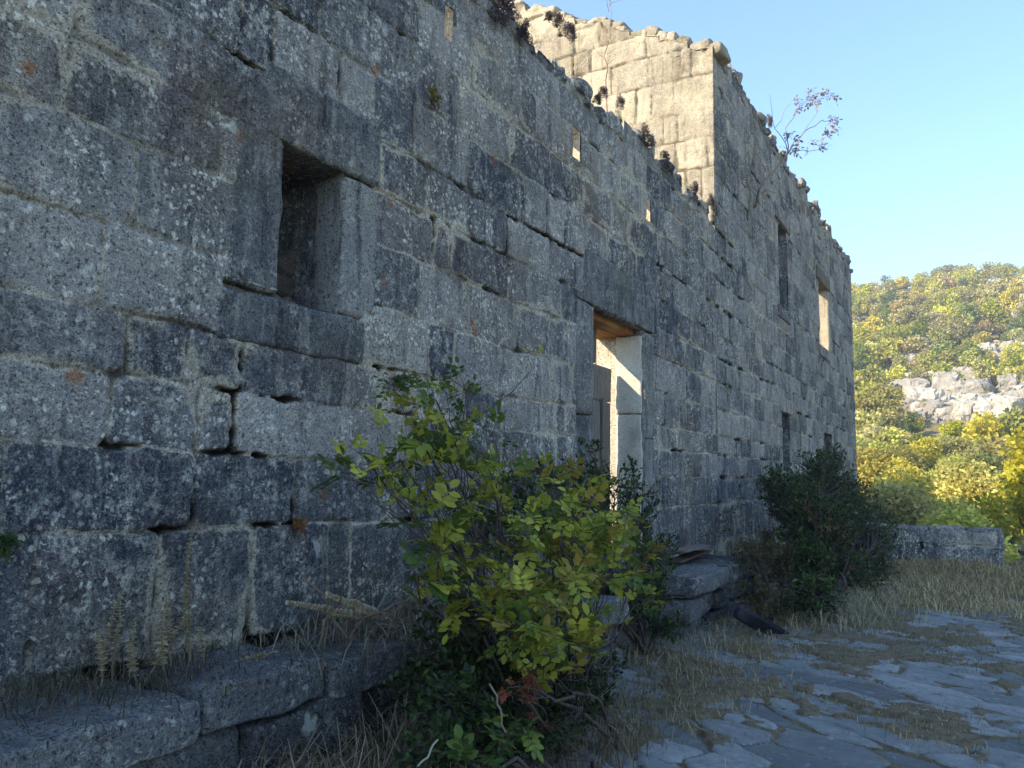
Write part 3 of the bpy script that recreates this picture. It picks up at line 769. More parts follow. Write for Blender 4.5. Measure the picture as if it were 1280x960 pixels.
G = Geo(); spot(1.2, 3.7, -.24, -.03, 120, .055, 9, 1.1, .0025, [(.10, .075, .05), (.2, .15, .1), (.06, .05, .035)], .625); spot(1.75, 2.35, -.26, -.06, 40, .13, 12, .8, .0022, [(.08, .07, .045), (.16, .13, .09), (.05, .06, .03)], .62); spot(4, 6.3, -.3, -.03, 40, .14, 8, .3, .003, [(.13, .10, .07), (.2, .15, .1)], .6)
tag(G.build('ledge_grass', M_DRY), 'matted brown dead grass along the joint of wall and ledge', 'grass', kind='stuff')


def stalk(h, seed):
    """a dried flower stalk with whorls of empty seed cups"""
    r = np.random.default_rng(seed); G = Geo()
    p = wiggle((0, 0, 0), (r.normal(0, .04), r.normal(0, .03), h), 12, .03); c = (.34, .27, .16, 1)
    tube(G, p, .005, .003, 5, c)
    n = int(h / .014); L = np.linspace(.22, 1, n); idx = L * (len(p) - 1)
    pos = np.array([np.interp(idx, np.arange(len(p)), p[:, k]) for k in range(3)]).T
    m = 7; o = np.repeat(pos, m, 0); az = np.tile(np.linspace(0, 6.283, m, endpoint=False), n) + np.repeat(r.uniform(0, 6, n), m)
    d = np.column_stack([np.cos(az), np.sin(az), r.uniform(.1, .8, n * m)])
    cc = np.array([(.64, .54, .36), (.48, .38, .24), (.74, .66, .48)])[r.integers(0, 3, n * m)] * r.uniform(.7, 1.15, (n * m, 1))
    sz = np.repeat(np.interp(L, [.2, .5, 1], [.022, .030, .015]), m) * (1 - .4 * (np.repeat(np.arange(n), m) % 2))
    leaves(G, o, d, np.column_stack([-np.cos(az) * .5, -np.sin(az) * .5, np.ones(n * m)]), sz, sz * .8, np.column_stack([cc, np.ones(n * m)]))
    return G


grp = 'dried flower stalks on the ledge'
sl = [(118, 755, 845, 'short beige seed stalk at the left end of the clump on the ledge'), (140, 742, 850, 'tall thin seed stalk near the left end of the clump on the ledge'), (160, 775, 855, 'squat straw-yellow seed stalk in front of the clump on the ledge'),
      (181, 765, 850, 'straight pale seed stalk amid the clump on the ledge'), (205, 760, 835, 'leaning beige seed stalk right of the middle of the clump'), (228, 660, 830, 'tallest dried seed stalk on the ledge, standing against the wall joint'),
      (238, 745, 832, 'seed stalk just right of the tallest one on the ledge'), (255, 785, 845, 'small faded seed stalk at the right end of the clump'), (128, 790, 860, 'stubby pale seed stalk low at the left front of the clump'),
      (172, 800, 862, 'very short seed stalk at the front edge of the clump'), (196, 780, 858, 'upright seed stalk over the ledge edge in the clump'), (215, 745, 842, 'slim seed stalk beside the tallest one on the ledge')]
for i, (px, pt, pb, lb) in enumerate(sl):
    yy = -.10 - .05 * (i % 5); b = at(px, pb, y=yy); b[2] = .61; t = at(px, pt, y=yy)
    o = stalk(max(.12, t[2] - .61), i).build('seed_stalk', M_DRY); o.location = b; o.rotation_euler = (random.uniform(-.12, .12), random.uniform(-.16, .16), 0); tag(o, lb, 'dried plant', grp)
for i, (a, b, lb) in enumerate([((345, 850), (275, 832), 'fallen seed stalk lying flat across the ledge'), ((512, 792), (368, 742), 'long curved dead stalk leaning left over the ledge'), ((500, 790), (405, 745), 'shorter dead stalk crossing the long curved one')]):
    p = at(*a, y=-.35); q = at(*b, y=-.25 - .1 * i); L = float(np.linalg.norm(q - p)); p[2] = max(p[2], .64); q[2] = max(q[2], .64)
    G = stalk(L, 40 + i); o = G.build('fallen_stalk', M_DRY); o.location = p
    o.rotation_euler = Vector(q - p).to_track_quat('Z', 'X').to_euler(); tag(o, lb, 'dried plant', 'dead stalks fallen on the ledge')
# tangle of thick dead stems at the ledge corner
G = Geo()
for k in range(22):
    a = at(random.uniform(400, 540), random.uniform(770, 800), y=random.uniform(-.4, -.1)); a[2] = .62
    b = a + np.array([random.uniform(-.35, .45), random.uniform(-.2, .12), random.uniform(.02, .34)])
    tube(G, wiggle(a, b, 8, .12, .12), random.uniform(.005, .011), .003, 5, (*[v * random.uniform(.6, 1.2) for v in (.30, .25, .17)], 1))
blades(G, region(((390, 775), (540, 800)), 60, z=.62), .15, 1.1, 9, .003, [(.26, .21, .14), (.16, .12, .08), (.33, .28, .2)])
tag(G.build('dead_shrub', M_DRY), 'tangle of bent pale dead stems at the right end of the long ledge', 'dead plant')
# loose twigs in the dry grass
for i, (a, b, lb) in enumerate([((612, 855), (632, 915), 'single pale upright twig before the dark undergrowth'), ((522, 958), (547, 925), 'short curved pale twig at the foot of the undergrowth')]):
    G = Geo(); p = at(*a, y=-1.9); q = at(*b, y=-1.85); tube(G, wiggle(p, q, 8, .05), .0035, .0035, 5, (.42, .37, .29, 1)); tag(G.build('twig', M_DRY), lb, 'twig', 'pale twigs in the undergrowth')


# ------------------------------------------------------------------ shrubs
def compound(G, S, org, d, size, cols, nl=3, stemcol=(.25, .2, .08, 1)):
    """pinnate leaves: leaflets in pairs along a thin stalk with one at its tip"""
    N = len(org); d = unit(d); up = unit(np.column_stack([RNG.normal(0, .35, N), RNG.normal(0, .35, N), np.ones(N)]) - d * .0)
    s = unit(np.cross(d, up)); nn = np.cross(s, d)
    L = size * RNG.uniform(.5, 1.25, N)
    base = cols[RNG.integers(0, len(cols), N)] * RNG.uniform(.75, 1.25, (N, 1))
    O = []; Dd = []; NN = []; LN = []; CC = []
    for k in range(nl):
        t = .35 + .65 * k / nl
        p = org + d * (L * t)[:, None] - np.array([0, 0, 1]) * (L * .10 * t * t)[:, None]
        for sg in (-1, 1):
            O.append(p); Dd.append(unit(d * .45 + s * sg + RNG.normal(0, .15, (N, 3)) - [0, 0, .15])); NN.append(nn + RNG.normal(0, .25, (N, 3))); LN.append(L * .5 * RNG.uniform(.8, 1.15, N)); CC.append(base * RNG.uniform(.8, 1.2, (N, 1)))
    O.append(org + d * L[:, None] - np.array([0, 0, 1]) * (L * .10)[:, None]); Dd.append(d - [0, 0, .25]); NN.append(nn); LN.append(L * .52); CC.append(base)
    O, Dd, NN, LN, CC = (np.concatenate(q) for q in (O, Dd, NN, LN, CC))
    leaves(G, O, Dd, NN, LN, LN * RNG.uniform(.46, .62, len(LN)), np.column_stack([CC, np.ones(len(CC))]))
    tip = org + d * L[:, None] - np.array([0, 0, 1]) * (L * .1)[:, None]
    w = s * .0013
    v = np.stack([org - w, org + w, tip + w * .6, tip - w * .6], 1); G.add(v, np.arange(N)[:, None] * 4 + [[0, 1, 2, 3]], stemcol)


def shrub(name, label, base, clumps, cols, size=.12, dens=1., seed=1, nl=3, simple=False, stems=3, r0=.016, group=None, barky=M_BARK, lpt=6):
    """clumps: (centre, radius); stems rise from base and fork to each clump, twigs carry the leaves"""
    global RNG
    RNG = np.random.default_rng(seed); random.seed(seed)
    base = np.array(base, float); e = empty(name, base); tag(e, label, 'shrub', group)
    S = Geo(); L = Geo(); cols = np.array(cols, float)
    hubs = [base + np.array([RNG.normal(0, .05), RNG.normal(0, .05), 0]) for _ in range(stems)]
    for i, (c, r) in enumerate(clumps):
        c = np.array(c, float); b = hubs[i % stems]
        pth = wiggle(b, c, 9, .10, .03); tube(S, pth - base, r0, r0 * .35, 6)
        nt = max(4, int(10 * dens * (r / .2) ** 1.6))
        for k in range(nt):
            st = pth[RNG.integers(4, 9)]
            v = unit(RNG.normal(0, 1, 3)) * r * RNG.uniform(.55, 1.05) ** .6; v[2] *= .85
            en = c + v
            tp = wiggle(st, en, 6, .10); tube(S, tp - base, r0 * .28, .0012, 4)
            if simple:
                m = lpt; tt = RNG.uniform(.3, 1, m); o = np.array([np.interp(tt * 5, range(6), tp[:, q]) for q in range(3)]).T
                dd = unit(en - st) * .5 + RNG.normal(0, .6, (m, 3)); dd[:, 2] += .1
                cc = cols[RNG.integers(0, len(cols), m)] * RNG.uniform(.6, 1.3, (m, 1)); ln = size * RNG.uniform(.6, 1.2, m)
                leaves(L, o - base, dd, RNG.normal(0, .5, (m, 3)) + [0, 0, 1], ln, ln * RNG.uniform(.4, .55, m), np.column_stack([cc, np.ones(m)]))
            else:
                m = RNG.integers(2, 5); tt = np.linspace(.45, 1, m); o = np.array([np.interp(tt * 5, range(6), tp[:, q]) for q in range(3)]).T
                dd = unit(en - st) * .6 + RNG.normal(0, .55, (m, 3)); dd[:, 2] += .15
                compound(L, S, o - base, dd, size, cols, nl)
    S.build('stems', barky, e); L.build('foliage', M_LEAF, e)
    return e


def C(px, py, y, rpx):
    c = at(px, py, y=y); dist = (c - EYE) @ FWD; return (c, rpx * dist / F)


BRIGHT = [(.34, .34, .035), (.27, .30, .035), (.42, .39, .05), (.16, .21, .03), (.30, .32, .04), (.10, .15, .025)]
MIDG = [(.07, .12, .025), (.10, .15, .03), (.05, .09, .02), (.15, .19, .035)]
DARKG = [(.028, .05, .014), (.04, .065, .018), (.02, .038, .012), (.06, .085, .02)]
sb = at(575, 940, y=-1.45); sb[2] = 0
shrub('leafy_shrub', 'upright yellow-green leafy shrub rising left of the doorway, bare twigs on top', (4.05, -1.25, 0),
      [C(500, 575, -1.0, 48), C(455, 570, -.95, 30), C(432, 598, -1.0, 15), C(545, 535, -1.0, 46), C(595, 560, -1.05, 46), C(560, 610, -1.1, 42), C(520, 540, -.95, 40), C(620, 600, -1.0, 38),
       C(535, 665, -1.2, 34), C(575, 680, -1.15, 40), C(520, 720, -1.2, 28), C(560, 740, -1.25, 30), C(545, 500, -.9, 24)], BRIGHT[:3] + MIDG[:2], .12, .9, 3, 3, r0=.011)
shrub('leafy_shrub', 'broad yellow-green leafy shrub right of centre, in front of the doorway', (4.85, -1.15, 0),
      [C(690, 620, -1.2, 46), C(735, 640, -1.2, 52), C(775, 670, -1.15, 44), C(700, 680, -1.35, 55), C(650, 665, -1.3, 36), C(745, 705, -1.3, 46), C(795, 700, -1.2, 30), C(640, 725, -1.4, 46),
       C(690, 745, -1.45, 50), C(725, 745, -1.35, 44), C(660, 760, -1.55, 40), C(650, 790, -1.5, 42), C(700, 800, -1.5, 44), C(735, 790, -1.4, 26), C(610, 760, -1.4, 34), C(822, 742, -1.2, 17), C(665, 835, -1.55, 24)], BRIGHT + [(.30, .22, .04)], .12, 1.1, 4, 3, r0=.010)
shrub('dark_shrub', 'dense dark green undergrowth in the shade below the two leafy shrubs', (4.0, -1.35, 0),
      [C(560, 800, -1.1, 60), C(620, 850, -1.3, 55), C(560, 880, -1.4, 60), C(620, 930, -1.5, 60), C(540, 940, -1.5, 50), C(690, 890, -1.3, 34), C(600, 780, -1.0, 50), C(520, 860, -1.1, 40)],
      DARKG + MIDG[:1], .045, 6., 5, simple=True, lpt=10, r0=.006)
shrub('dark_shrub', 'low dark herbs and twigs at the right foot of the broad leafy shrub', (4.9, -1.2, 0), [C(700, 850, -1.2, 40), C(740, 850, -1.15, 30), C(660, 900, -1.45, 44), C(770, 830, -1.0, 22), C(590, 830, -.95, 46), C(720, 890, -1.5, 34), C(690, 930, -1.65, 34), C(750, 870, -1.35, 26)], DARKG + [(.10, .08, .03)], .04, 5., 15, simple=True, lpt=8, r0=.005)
shrub('low_shrub', 'small yellowish leafy sprout at the bottom of the undergrowth', (3.45, -1.75, 0), [C(620, 935, -1.8, 36), C(590, 955, -1.8, 28), C(640, 905, -1.75, 20)], MIDG + BRIGHT[3:], .09, 1.2, 6, 3, stems=1)
shrub('red_shrub', 'small sprig of red leaves low in the undergrowth', (4.5, -1.55, 0), [C(645, 858, -1.62, 15), C(660, 848, -1.6, 12), C(655, 868, -1.62, 9)], [(.24, .05, .03), (.18, .05, .03), (.24, .1, .04)], .05, .7, 7, 3, stems=1)
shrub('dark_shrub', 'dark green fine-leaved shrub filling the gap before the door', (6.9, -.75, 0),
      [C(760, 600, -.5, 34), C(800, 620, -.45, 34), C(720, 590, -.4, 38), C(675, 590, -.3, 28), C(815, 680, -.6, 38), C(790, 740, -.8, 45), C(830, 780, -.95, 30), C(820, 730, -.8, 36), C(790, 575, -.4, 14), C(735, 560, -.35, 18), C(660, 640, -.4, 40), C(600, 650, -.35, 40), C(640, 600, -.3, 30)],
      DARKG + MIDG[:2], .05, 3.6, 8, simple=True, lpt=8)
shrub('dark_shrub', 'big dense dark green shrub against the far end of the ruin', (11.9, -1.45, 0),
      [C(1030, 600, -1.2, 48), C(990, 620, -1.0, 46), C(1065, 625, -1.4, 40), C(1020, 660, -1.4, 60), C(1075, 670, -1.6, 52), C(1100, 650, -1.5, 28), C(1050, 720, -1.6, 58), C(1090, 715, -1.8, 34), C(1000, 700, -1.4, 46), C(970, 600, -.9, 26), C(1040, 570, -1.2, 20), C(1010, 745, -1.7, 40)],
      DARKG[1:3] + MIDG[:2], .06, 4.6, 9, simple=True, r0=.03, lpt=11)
shrub('brown_shrub', 'olive-brown twiggy shrub between the planks and the big dark shrub', (9.7, -1.35, 0),
      [C(950, 680, -1.1, 30), C(975, 700, -1.2, 38), C(940, 735, -1.25, 32), C(980, 755, -1.35, 36), C(960, 770, -1.4, 26), C(1005, 760, -1.5, 30), C(930, 690, -1.0, 20)],
      [(.09, .085, .02), (.13, .10, .03), (.06, .07, .018), (.17, .10, .03)], .045, 3.6, 10, simple=True, lpt=8)
shrub('orange_shrub', 'small orange-tinted leafy branch in front of the big dark shrub', (11.0, -1.7, 0), [C(1045, 655, -1.75, 20), C(1062, 715, -1.8, 13), C(1020, 640, -1.6, 16), C(1070, 660, -1.8, 12)], [(.16, .10, .03), (.12, .12, .03), (.22, .07, .03)], .06, .8, 11, simple=True, stems=1, lpt=6)
shrub('thin_shrub', 'thin leafless-looking twig shrub before the wall left of the planks pile', (9.2, -.5, .5), [C(915, 640, -.4, 18), C(905, 660, -.4, 14), C(925, 625, -.4, 10)], [(.09, .08, .05), (.12, .07, .05)], .04, 1.6, 12, simple=True, stems=1, lpt=3, r0=.008)
shrub('twig_sprout', 'sparse leafy twigs standing against the wall above the upright shrub', (4.55, -.55, .4),
      [C(560, 470, -.45, 26), C(575, 500, -.45, 28), C(490, 480, -.35, 12), C(535, 500, -.45, 18)], MIDG, .09, .6, 13, 2, stems=1, r0=.008)
# bare twig reaching right
RNG = np.random.default_rng(5)
e = empty('bare_twig', at(565, 560, y=-.8)); tag(e, 'bare curved twig with a few yellow leaves reaching up over the wall', 'branch'); G = Geo(); b0 = np.array(e.location)
pp = np.array([at(x, y, y=-.8) for x, y in ((565, 560), (585, 530), (610, 512), (640, 490), (665, 462), (658, 440))]); tube(G, pp - b0, .006, .0018, 5); G.build('stem', M_BARK, e)
G = Geo(); q = np.array([at(x, y, y=-.8) for x, y in ((652, 440), (660, 436), (668, 445), (648, 448))]) - b0; compound(G, None, q, RNG.normal(0, .5, (4, 3)) + [.3, 0, .2], .07, np.array(BRIGHT), 2); G.build('foliage', M_LEAF, e)

# small tree rooted in the tall wall
RNG = np.random.default_rng(8)
b0 = at(941, 262, y=-.05); e = empty('wall_sapling', b0); tag(e, 'small tree with pinkish-brown leaf clusters growing out of the tall wall', 'tree')
G = Geo(); L = Geo()
def br(pts, r0, r1): tube(G, wiggle_poly([at(x, y, y=yy) for x, y, yy in pts]) - b0, r0 * .6, r1 * .6, 5)
def wiggle_poly(p):
    p = np.array(p); out = [p[0]]
    for a, b in zip(p[:-1], p[1:]): out += list(wiggle(a, b, 5, .05)[1:])
    return np.array(out)
br([(941, 262, .05), (948, 238, -.2), (985, 192, -.5), (1005, 165, -.6), (1028, 150, -.65), (1042, 155, -.65)], .03, .008)
br([(985, 192, -.5), (982, 160, -.5), (1000, 130, -.55), (1015, 122, -.6)], .018, .006)
br([(985, 192, -.5), (1018, 188, -.55), (1040, 180, -.6)], .014, .005)
br([(985, 192, -.5), (968, 160, -.45), (962, 118, -.45)], .014, .004)
br([(968, 160, -.45), (980, 140, -.45), (990, 125, -.5)], .009, .003)
br([(1005, 165, -.6), (1020, 135, -.6), (1035, 118, -.6)], .010, .004)
br([(948, 238, -.2), (975, 240, -.3), (985, 225, -.35)], .012, .004)
br([(948, 238, -.2), (942, 215, -.2), (950, 190, -.25)], .008, .003)
G.build('trunk', M_PALEBARK, e)
for (x, y, rp, n) in ((1012, 125, 12, 26), (1035, 117, 9, 14), (1000, 130, 6, 5), (1043, 152, 9, 18), (1036, 170, 8, 10), (1018, 180, 9, 9), (990, 188, 7, 10), (985, 165, 6, 5), (1030, 182, 7, 8)):
    c = at(x, y, y=-.55); rr = rp * ((c - EYE) @ FWD) / F; o = c + RNG.normal(0, .5, (n, 3)) * rr - b0
    compound(L, None, o, RNG.normal(0, 1, (n, 3)), .15, np.array([(.34, .24, .19), (.28, .20, .17), (.22, .2, .14), (.38, .26, .18)]), 2)
L.build('foliage', M_LEAF, e)
# creeper twigs hanging on the tall wall
G = Geo(); a0 = at(945, 270, y=-.06)
for k in range(16):
    a = at(random.uniform(930, 975), random.uniform(215, 270), y=-.06); tube(G, wiggle(a, a + [random.uniform(-.8, .6), -random.uniform(0, .1), random.uniform(-.6, .5)], 7, .15), .006, .003, 4, (.4, 0, 0, 1))
tag(G.build('dead_creeper', M_PALEBARK), 'dry leafless creeper clinging below the small tree on the tall wall', 'creeper')
# reddish sapling behind the lower wall
e = empty('thin_sapling', (9.4, .9, .6)); tag(e, 'thin red-stemmed sapling rising behind the lower wall crest', 'tree'); G = Geo()
b0 = np.array([9.4, .9, .6]); RNG = np.random.default_rng(21)
top = at(762, -2, y=.9); mid = at(757, 100, y=.9)
tube(G, wiggle(b0, mid, 6, .02) - b0, .014, .010, 6); tube(G, wiggle(mid, top, 8, .10) - b0, .010, .003, 5)
for k in range(14):
    t = RNG.uniform(.1, 1); a = mid + (top - mid) * t; tube(G, wiggle(a, a + RNG.normal(0, 1, 3) * .14 + [0, 0, .12], 5, .1) - b0, .004, .0015, 4)
G.build('trunk', bark_mat('red_bark', (.2, .12, .09), (.36, .22, .16)), e)

# purple-brown dry plants on the lower wall's crest
proto = None; lab = ['cushion of purple-brown dry plants on the wall crest left of the slit window', 'purple-brown dry tuft hanging at the crest joint near the top edge', 'dark purple tuft under the upper crest of the lower wall', 'purple tuft on the broken crest below the pale gable', 'small purple-brown tuft beside the loose pale block', 'purple-brown tuft near the foot of the gable corner', 'dry tuft on the crest halfway to the gable', 'large purple-brown cushion on the crest', 'dark tuft on the crest of the tall wall']
pts = [(625, 8, 24), (653, 42, 13), (684, 22, 9), (700, 30, 13), (752, 115, 9), (808, 175, 14), (830, 200, 11), (775, 130, 8), (866, 232, 9), (710, 42, 12), (960, 150, 8), (650, 30, 10), (745, 125, 8), (888, 250, 7)]
for i, (x, y, rp) in enumerate(pts):
    RNG = np.random.default_rng(300 + i); yy = -.02
    c = at(x, y, y=yy); rr = rp * ((c - EYE) @ FWD) / F; G = Geo(); n = 900
    v = unit(RNG.normal(0, 1, (n, 3))) * RNG.random((n, 1)) ** .4 * rr * .55 * [1, .6, .9] + (RNG.normal(0, .42, (7, 3)) * rr * [1.1, .3, .8])[RNG.integers(0, 7, n)]; v[:, 1] -= .02
    cc = np.array([(.11, .08, .085), (.16, .11, .12), (.06, .045, .05), (.22, .17, .13)])[RNG.integers(0, 4, n)]
    leaves(G, v, unit(v) + RNG.normal(0, .4, (n, 3)), RNG.normal(0, 1, (n, 3)), np.full(n, rr * .2), np.full(n, rr * .07), np.column_stack([cc, np.ones(n)]))
    for k in range(10): tube(G, wiggle((0, .04, -.02), v[k] * 1.4, 4, .1), .003, .001, 4, (.1, .06, .05, 1))
    o = G.build('crest_plant', M_DRY); o.location = c
    where = ['above the first slit, cut by the top edge of the view', 'below the topmost crest cushion', 'under the highest crest stones', 'between the highest crest stones and the pale gable', 'on the crest beside a loose pale block', 'large, on the crest in front of the gable', 'just below the largest crest tuft', 'on the crest uphill of the largest tuft', 'near the foot of the gable corner', 'tucked below the highest crest stones', 'on the crest of the tall wall near the small tree', 'small, between the two topmost tufts', 'small, beside the loose pale block', 'lowest, touching the gable corner'][i]
    tag(o, 'purple-brown dry tuft ' + where, 'dry plant', 'purple-brown dry tufts on the wall crest')
# small green ferns in wall joints
for i, (x, y, s, lb) in enumerate([(542, 122, .07, 'yellowish fern in a joint high above the small window'), (498, 470, .09, 'small green plant rooted in the wall above the upright shrub'), (4, 668, .06, 'flat green cushion plant in the joint at the left edge'), (370, 650, .05, 'rusty fern tuft in a joint right of the stalks')]):
    RNG = np.random.default_rng(500 + i); n = 14; c = at(x, y, y=-.01); G = Geo(); o_ = np.zeros((n, 3)) + RNG.normal(0, .012, (n, 3))
    d = RNG.normal(0, .5, (n, 3)) + [0, -.7, -.1]; compound(G, None, o_, d, s, np.array([[(.22, .18, .03)], [(.08, .12, .03)], [(.05, .08, .02)], [(.22, .09, .03)], [(.2, .09, .04)]][i]), 3)
    o = G.build('joint_fern', M_LEAF); o.location = c; tag(o, lb, 'fern', 'small plants in the wall joints')

# ------------------------------------------------------------------ hillside
def tree_proto(seed, n, cols, ls, bare=0., h=4., spread=1.9):
    r = np.random.default_rng(seed); L = Geo(); T = Geo(); cols = np.array(cols, float)
    tube(T, [(0, 0, -.4), (.05, 0, h * .25), (0, .08, h * .55)], .13, .06, 6)
    ncl = 13
    for k in range(ncl):
        a = r.uniform(0, 6.28); rr = spread * r.uniform(.1, .8); zc = h * r.uniform(.28, .86); rr *= math.sin(min(1, (zc / h) * 1.05) * 2.6 + .35)
        c = np.array([math.cos(a) * rr, math.sin(a) * rr, zc]); cr = r.uniform(.45, .85) * spread * .55
        T_p = wiggle((0, 0, h * .2), c, 5, .1); tube(T, T_p, .05, .015, 4)
        m = int(n / ncl * (cr / spread / .36) ** 2); v = unit(r.normal(0, 1, (m, 3))) * r.random((m, 1)) ** .35 * cr * [1, 1, .8]
        cc = cols[r.integers(0, len(cols), m)] * r.uniform(.65, 1.3, (m, 1)) * r.uniform(.8, 1.2); ln = ls * r.uniform(.6, 1.3, m)
        leaves(L, c + v, unit(v) + r.normal(0, .7, (m, 3)), r.normal(0, .6, (m, 3)) + unit(v) + [0, 0, .5], ln, ln * .7, np.column_stack([cc, np.ones(m)]))
    return T, L


YG = [(.36, .34, .05), (.30, .31, .04), (.42, .37, .06), (.22, .25, .035)]
GOLD = [(.48, .41, .07), (.42, .37, .06), (.52, .46, .12), (.32, .31, .06)]
GREEN = [(.16, .19, .035), (.21, .23, .045), (.11, .14, .028)]
OLIVE = [(.34, .30, .09), (.38, .33, .12), (.25, .23, .07)]
RUST = [(.42, .33, .12), (.38, .31, .15), (.32, .26, .12)]
GREY = [(.30, .24, .19), (.26, .21, .17), (.34, .27, .21)]
kinds = [('yellow-green', YG), ('golden yellow', GOLD), ('green', GREEN), ('olive', OLIVE), ('rusty orange', RUST), ('purplish grey bare', GREY)]
NEAR, FARP = [], []
for i, (nm, cs) in enumerate(kinds):
    for v in range(2):
        NEAR.append((i, tree_proto(900 + i * 10 + v, 9000 if i < 4 else 5000, cs, .13)))
        FARP.append((i, tree_proto(900 + i * 10 + v, 1300 if i < 5 else 800, cs, .30)))
random.seed(12)
spots = []
tries = 0
cell = {}
ROCKS = [(1214, 480, 112, 84, 52), (1088, 380, 165, 22, 14), (1265, 405, 160, 36, 12), (1255, 368, 195, 30, 6), (1148, 470, 116, 26, 22), (1292, 470, 118, 26, 36), (1098, 415, 160, 24, 9)]


def hill_px(x, y, z):
    d = np.array([x, y, z]) - EYE; c = _X * d[0] + _Y * d[1] + _Z * d[2]; return 640 + F * c[0] / c[2], 480 + F * c[1] / c[2]


while len(spots) < 1500 and tries < 60000:
    tries += 1
    inview = random.random() < .62
    a = math.radians(random.uniform(-5, 12) if inview else random.uniform(-60, 55)); r = 24 + 205 * random.random() ** .7
    x, y = r * math.cos(a), r * math.sin(a)
    if x < 29 and y > -1: continue
    sp = 2.1 + r * .007; key = (int(x / sp), int(y / sp))
    if any((key[0] + i, key[1] + j) in cell and (cell[(key[0] + i, key[1] + j)][0] - x) ** 2 + (cell[(key[0] + i, key[1] + j)][1] - y) ** 2 < sp * sp for i in (-1, 0, 1) for j in (-1, 0, 1)): continue
    z = float(terrain_z(np.array([x]), np.array([y]))[0]); px, py = hill_px(x, y, z)
    if r > 108 and any(abs(px - q[0]) < q[3] and abs(py - q[1]) < q[4] for q in ROCKS) and random.random() < (.58 if r < 150 else .5): continue
    low = 1.
    if 45 < r < 118 and 1115 < px < 1320: low = min(1., max(.3, (py - 526) * r / 4700))
    cell[key] = (x, y); spots.append((r, x, y, z, px, low))
vis = sorted([s for s in spots if 1040 < s[4] < 1310]); oth = [s for s in spots if not (1040 < s[4] < 1310)]
print('hill trees', len(vis), len(oth))


def pick(r, x, y):
    u = random.random(); m = float(vn2(np.array([x * .06]), np.array([y * .06]), 9)[0])
    if r < 75: w = [8, 4, .8, 1, .1, 0]
    elif r < 130: w = [4, 3, 1.4, 3, .6, .2]
    else: w = [2.4, 2.6, .8, 3.2, 1.5, .7]
    w[2] *= 1 + 2 * (m > .6) * (r > 75); w[1] *= 1 + 2 * (m < .35)
    return random.choices(range(6), w)[0]


protos = {}
EARTHB = M_BARK
cnt = 0
wood = Geo()


def place_label(kind, r):
    return {0: 'on the lower slope' if r < 75 else 'on the mid slope'}.get(0)


for s in vis[:290]:
    r, x, y, z, px, low = s; k = pick(r, x, y); near = r < 70; key = (k, near, random.randrange(2))
    sc = random.uniform(.75, 1.35) * (1.2 if r < 45 else 1) * (1.0 if r < 90 else 1.05) * low; zone = 'just beyond the low wall' if r < 45 else ('on the lower hillside' if r < 85 else ('on the slope around the white crag' if r < 135 else 'on the upper hillside'))
    lb = kinds[k][0] + ' bushy tree ' + zone; gp = lb.replace('tree', 'trees') if True else None
    if key not in protos:
        T, L = (NEAR if near else FARP)[k * 2 + key[2]][1]
        e = empty('hill_tree', (x, y, z)); T.build('trunk', M_BARK, e); L.build('crown', M_FARLEAF, e); protos[key] = e
        tag(e, lb, 'tree', gp); e.rotation_euler = (0, 0, random.uniform(0, 6.28)); e.scale = (sc, sc, sc * random.uniform(.85, 1.1))
    else:
        copy_thing(protos[key], (x, y, z), random.uniform(0, 6.28), (sc, sc, sc * random.uniform(.85, 1.15)), label=lb, cat='tree', group=gp)
for r, x, y, z, px, low in vis[290:] + oth:
    k = pick(r, x, y); T, L = FARP[k * 2 + random.randrange(2)][1]
    v = np.concatenate(L.v); c = np.concatenate(L.c); f = L.f; sc = random.uniform(.75, 1.3); R = rotz(random.uniform(0, 6.28))
    step = 2; nl = len(v) // 6; sel = np.arange(0, nl, step); vi = (sel[:, None] * 6 + np.arange(6)).ravel(); b = np.arange(len(sel))[:, None] * 6
    fc = np.concatenate([b + [[0, 1, 2, 3]], b + [[0, 3, 4, 5]]]); cc = c[vi].copy(); cc[:, :3] *= random.uniform(.75, 1.2)
    wood.add((v[vi] @ R.T) * sc + [x, y, z], fc, cc)
if wood.n: tag(wood.build('far_woodland', M_FARLEAF), 'autumn woodland covering the rest of the hillside', 'woodland', kind='stuff')

# white limestone outcrops on the hillside
def ground_hit(px, py):
    r = np.arange(60, 240, 1.); d = RIGHT * (px - 640) + FWD * F; x = r; y = EYE[1] + r * d[1] / d[0]; z = terrain_z(x, y)
    D = np.stack([x, y, z], -1) - EYE; cc = D @ np.stack([_X, _Y, _Z]); q = 480 + F * cc[:, 1] / cc[:, 2]
    k = int(np.argmax(q < py)) if (q < py).any() else len(r) - 1
    return np.array([x[k], y[k], z[k]])


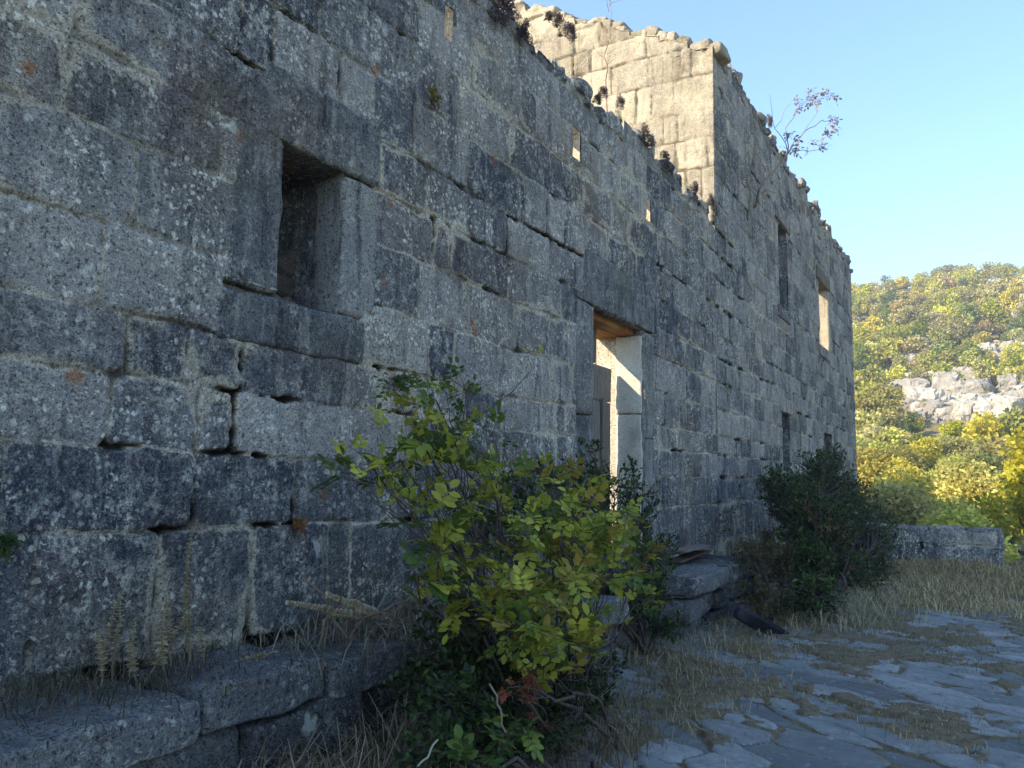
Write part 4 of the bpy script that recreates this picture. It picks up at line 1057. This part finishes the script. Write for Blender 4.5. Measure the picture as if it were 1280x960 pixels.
rl = ['big white limestone crag in the middle of the hillside', 'small white rocks high on the hillside beside the ruin', 'pale rock ledge near the crest at the right', 'narrow white rock band just under the crest', 'white boulders at the left foot of the big crag', 'white rock face right of the big crag', 'low pale rocks on the upper slope beside the ruin']
for i, (px, py, rad, wp, hp) in enumerate(ROCKS):
    rr = random.Random(70 + i); G = Geo()
    c0 = ground_hit(px, py + hp * .8)
    n = int(24 + wp * hp * .20)
    for k in range(n):
        qx = px + rr.uniform(-1, 1) * wp; qy = py + rr.uniform(-.85, 1) * hp
        if vn2(np.array([qx * .045]), np.array([qy * .07]), 5 + i)[0] < .30: continue
        c = ground_hit(qx, qy); rel = c - c0; s = rr.choice([.25, .35, .5, .7, 1.0]) * rr.uniform(.7, 1.3) * (1.15 if i == 0 else .9)
        stone(G, rel + [-s, -s * rr.uniform(.6, 1.3), -s * .6], rel + [s, s * rr.uniform(.6, 1.3), s * rr.uniform(.6, 2.2)], rr.randrange(999), 9, .05 * s, .32 * s, 1.9 / s, rot_any(rr.uniform(-.25, .25), rr.uniform(-.25, .25), rr.uniform(0, 3)), .35, rr.random())
    o = G.build('rock_outcrop', M_ROCK); o.data.polygons.foreach_set('use_smooth', np.zeros(len(o.data.polygons), bool)); o.location = c0; tag(o, rl[i], 'rock outcrop', 'white rock outcrops on the hillside')

# ------------------------------------------------------------------ light, sky, camera
SUN = Vector((.68, -.52, -.50)).normalized()          # the way the light travels
L = bpy.data.lights.new('sun', 'SUN'); L.energy = 3.5; L.angle = math.radians(.5); L.color = (1., .84, .60)
so_ = bpy.data.objects.new('sun', L); COL.objects.link(so_); so_.rotation_euler = SUN.to_track_quat('-Z', 'Y').to_euler()
w = bpy.data.worlds.new('World'); scene.world = w; w.use_nodes = True; nt = w.node_tree; nt.nodes.clear()
sky = nt.nodes.new('ShaderNodeTexSky'); sky.sky_type = 'NISHITA'; sky.sun_disc = False
to = -SUN; sky.sun_elevation = math.asin(to.z); sky.sun_rotation = math.atan2(to.x, to.y)
sky.air_density = 1.0; sky.dust_density = .1; sky.ozone_density = 1.0; sky.altitude = 200
bg = nt.nodes.new('ShaderNodeBackground'); bg.inputs[1].default_value = .132; ou = nt.nodes.new('ShaderNodeOutputWorld')
hs = nt.nodes.new('ShaderNodeHueSaturation'); hs.inputs['Hue'].default_value = .499; hs.inputs['Saturation'].default_value = 1.16; nt.links.new(sky.outputs[0], hs.inputs['Color']); nt.links.new(hs.outputs[0], bg.inputs[0]); nt.links.new(bg.outputs[0], ou.inputs[0])

me = bpy.data.meshes.new('haze'); hv = [(x, y, z) for x in (-60, 420) for y in (-260, 260) for z in (-16, 95)]
me.from_pydata(hv, [], [(0, 1, 3, 2), (4, 6, 7, 5), (0, 4, 5, 1), (2, 3, 7, 6), (0, 2, 6, 4), (1, 5, 7, 3)]); hz_ = bpy.data.objects.new('haze', me); COL.objects.link(hz_); hz_['kind'] = 'stuff'; hz_['label'] = 'thin warm haze over the valley'
hm = bpy.data.materials.new('haze'); hm.use_nodes = True; ht = hm.node_tree; ht.nodes.clear(); ho = ht.nodes.new('ShaderNodeOutputMaterial'); hp = ht.nodes.new('ShaderNodeVolumePrincipled')
hp.inputs['Color'].default_value = (.9, .93, 1, 1); hp.inputs['Density'].default_value = .0014; hp.inputs['Anisotropy'].default_value = .3; ht.links.new(hp.outputs[0], ho.inputs['Volume']); me.materials.append(hm)

cam = bpy.data.cameras.new('camera'); cam.sensor_width = 36; cam.lens = F / 1280 * 36; cam.clip_end = 6000; cam.clip_start = .05
co = bpy.data.objects.new('camera', cam); COL.objects.link(co); scene.camera = co
m = Matrix.Identity(4)
for i in range(3): m[i][0] = RIGHT[i]; m[i][1] = -DOWN[i]; m[i][2] = -FWD[i]; m[i][3] = EYE[i]
co.matrix_world = m
scene.view_settings.view_transform = 'Standard'; scene.view_settings.look = 'None'; scene.view_settings.gamma = 1
scene.view_settings.exposure = 1.7
scene.cycles.max_bounces = 8; scene.cycles.transparent_max_bounces = 4; scene.cycles.use_denoising = True
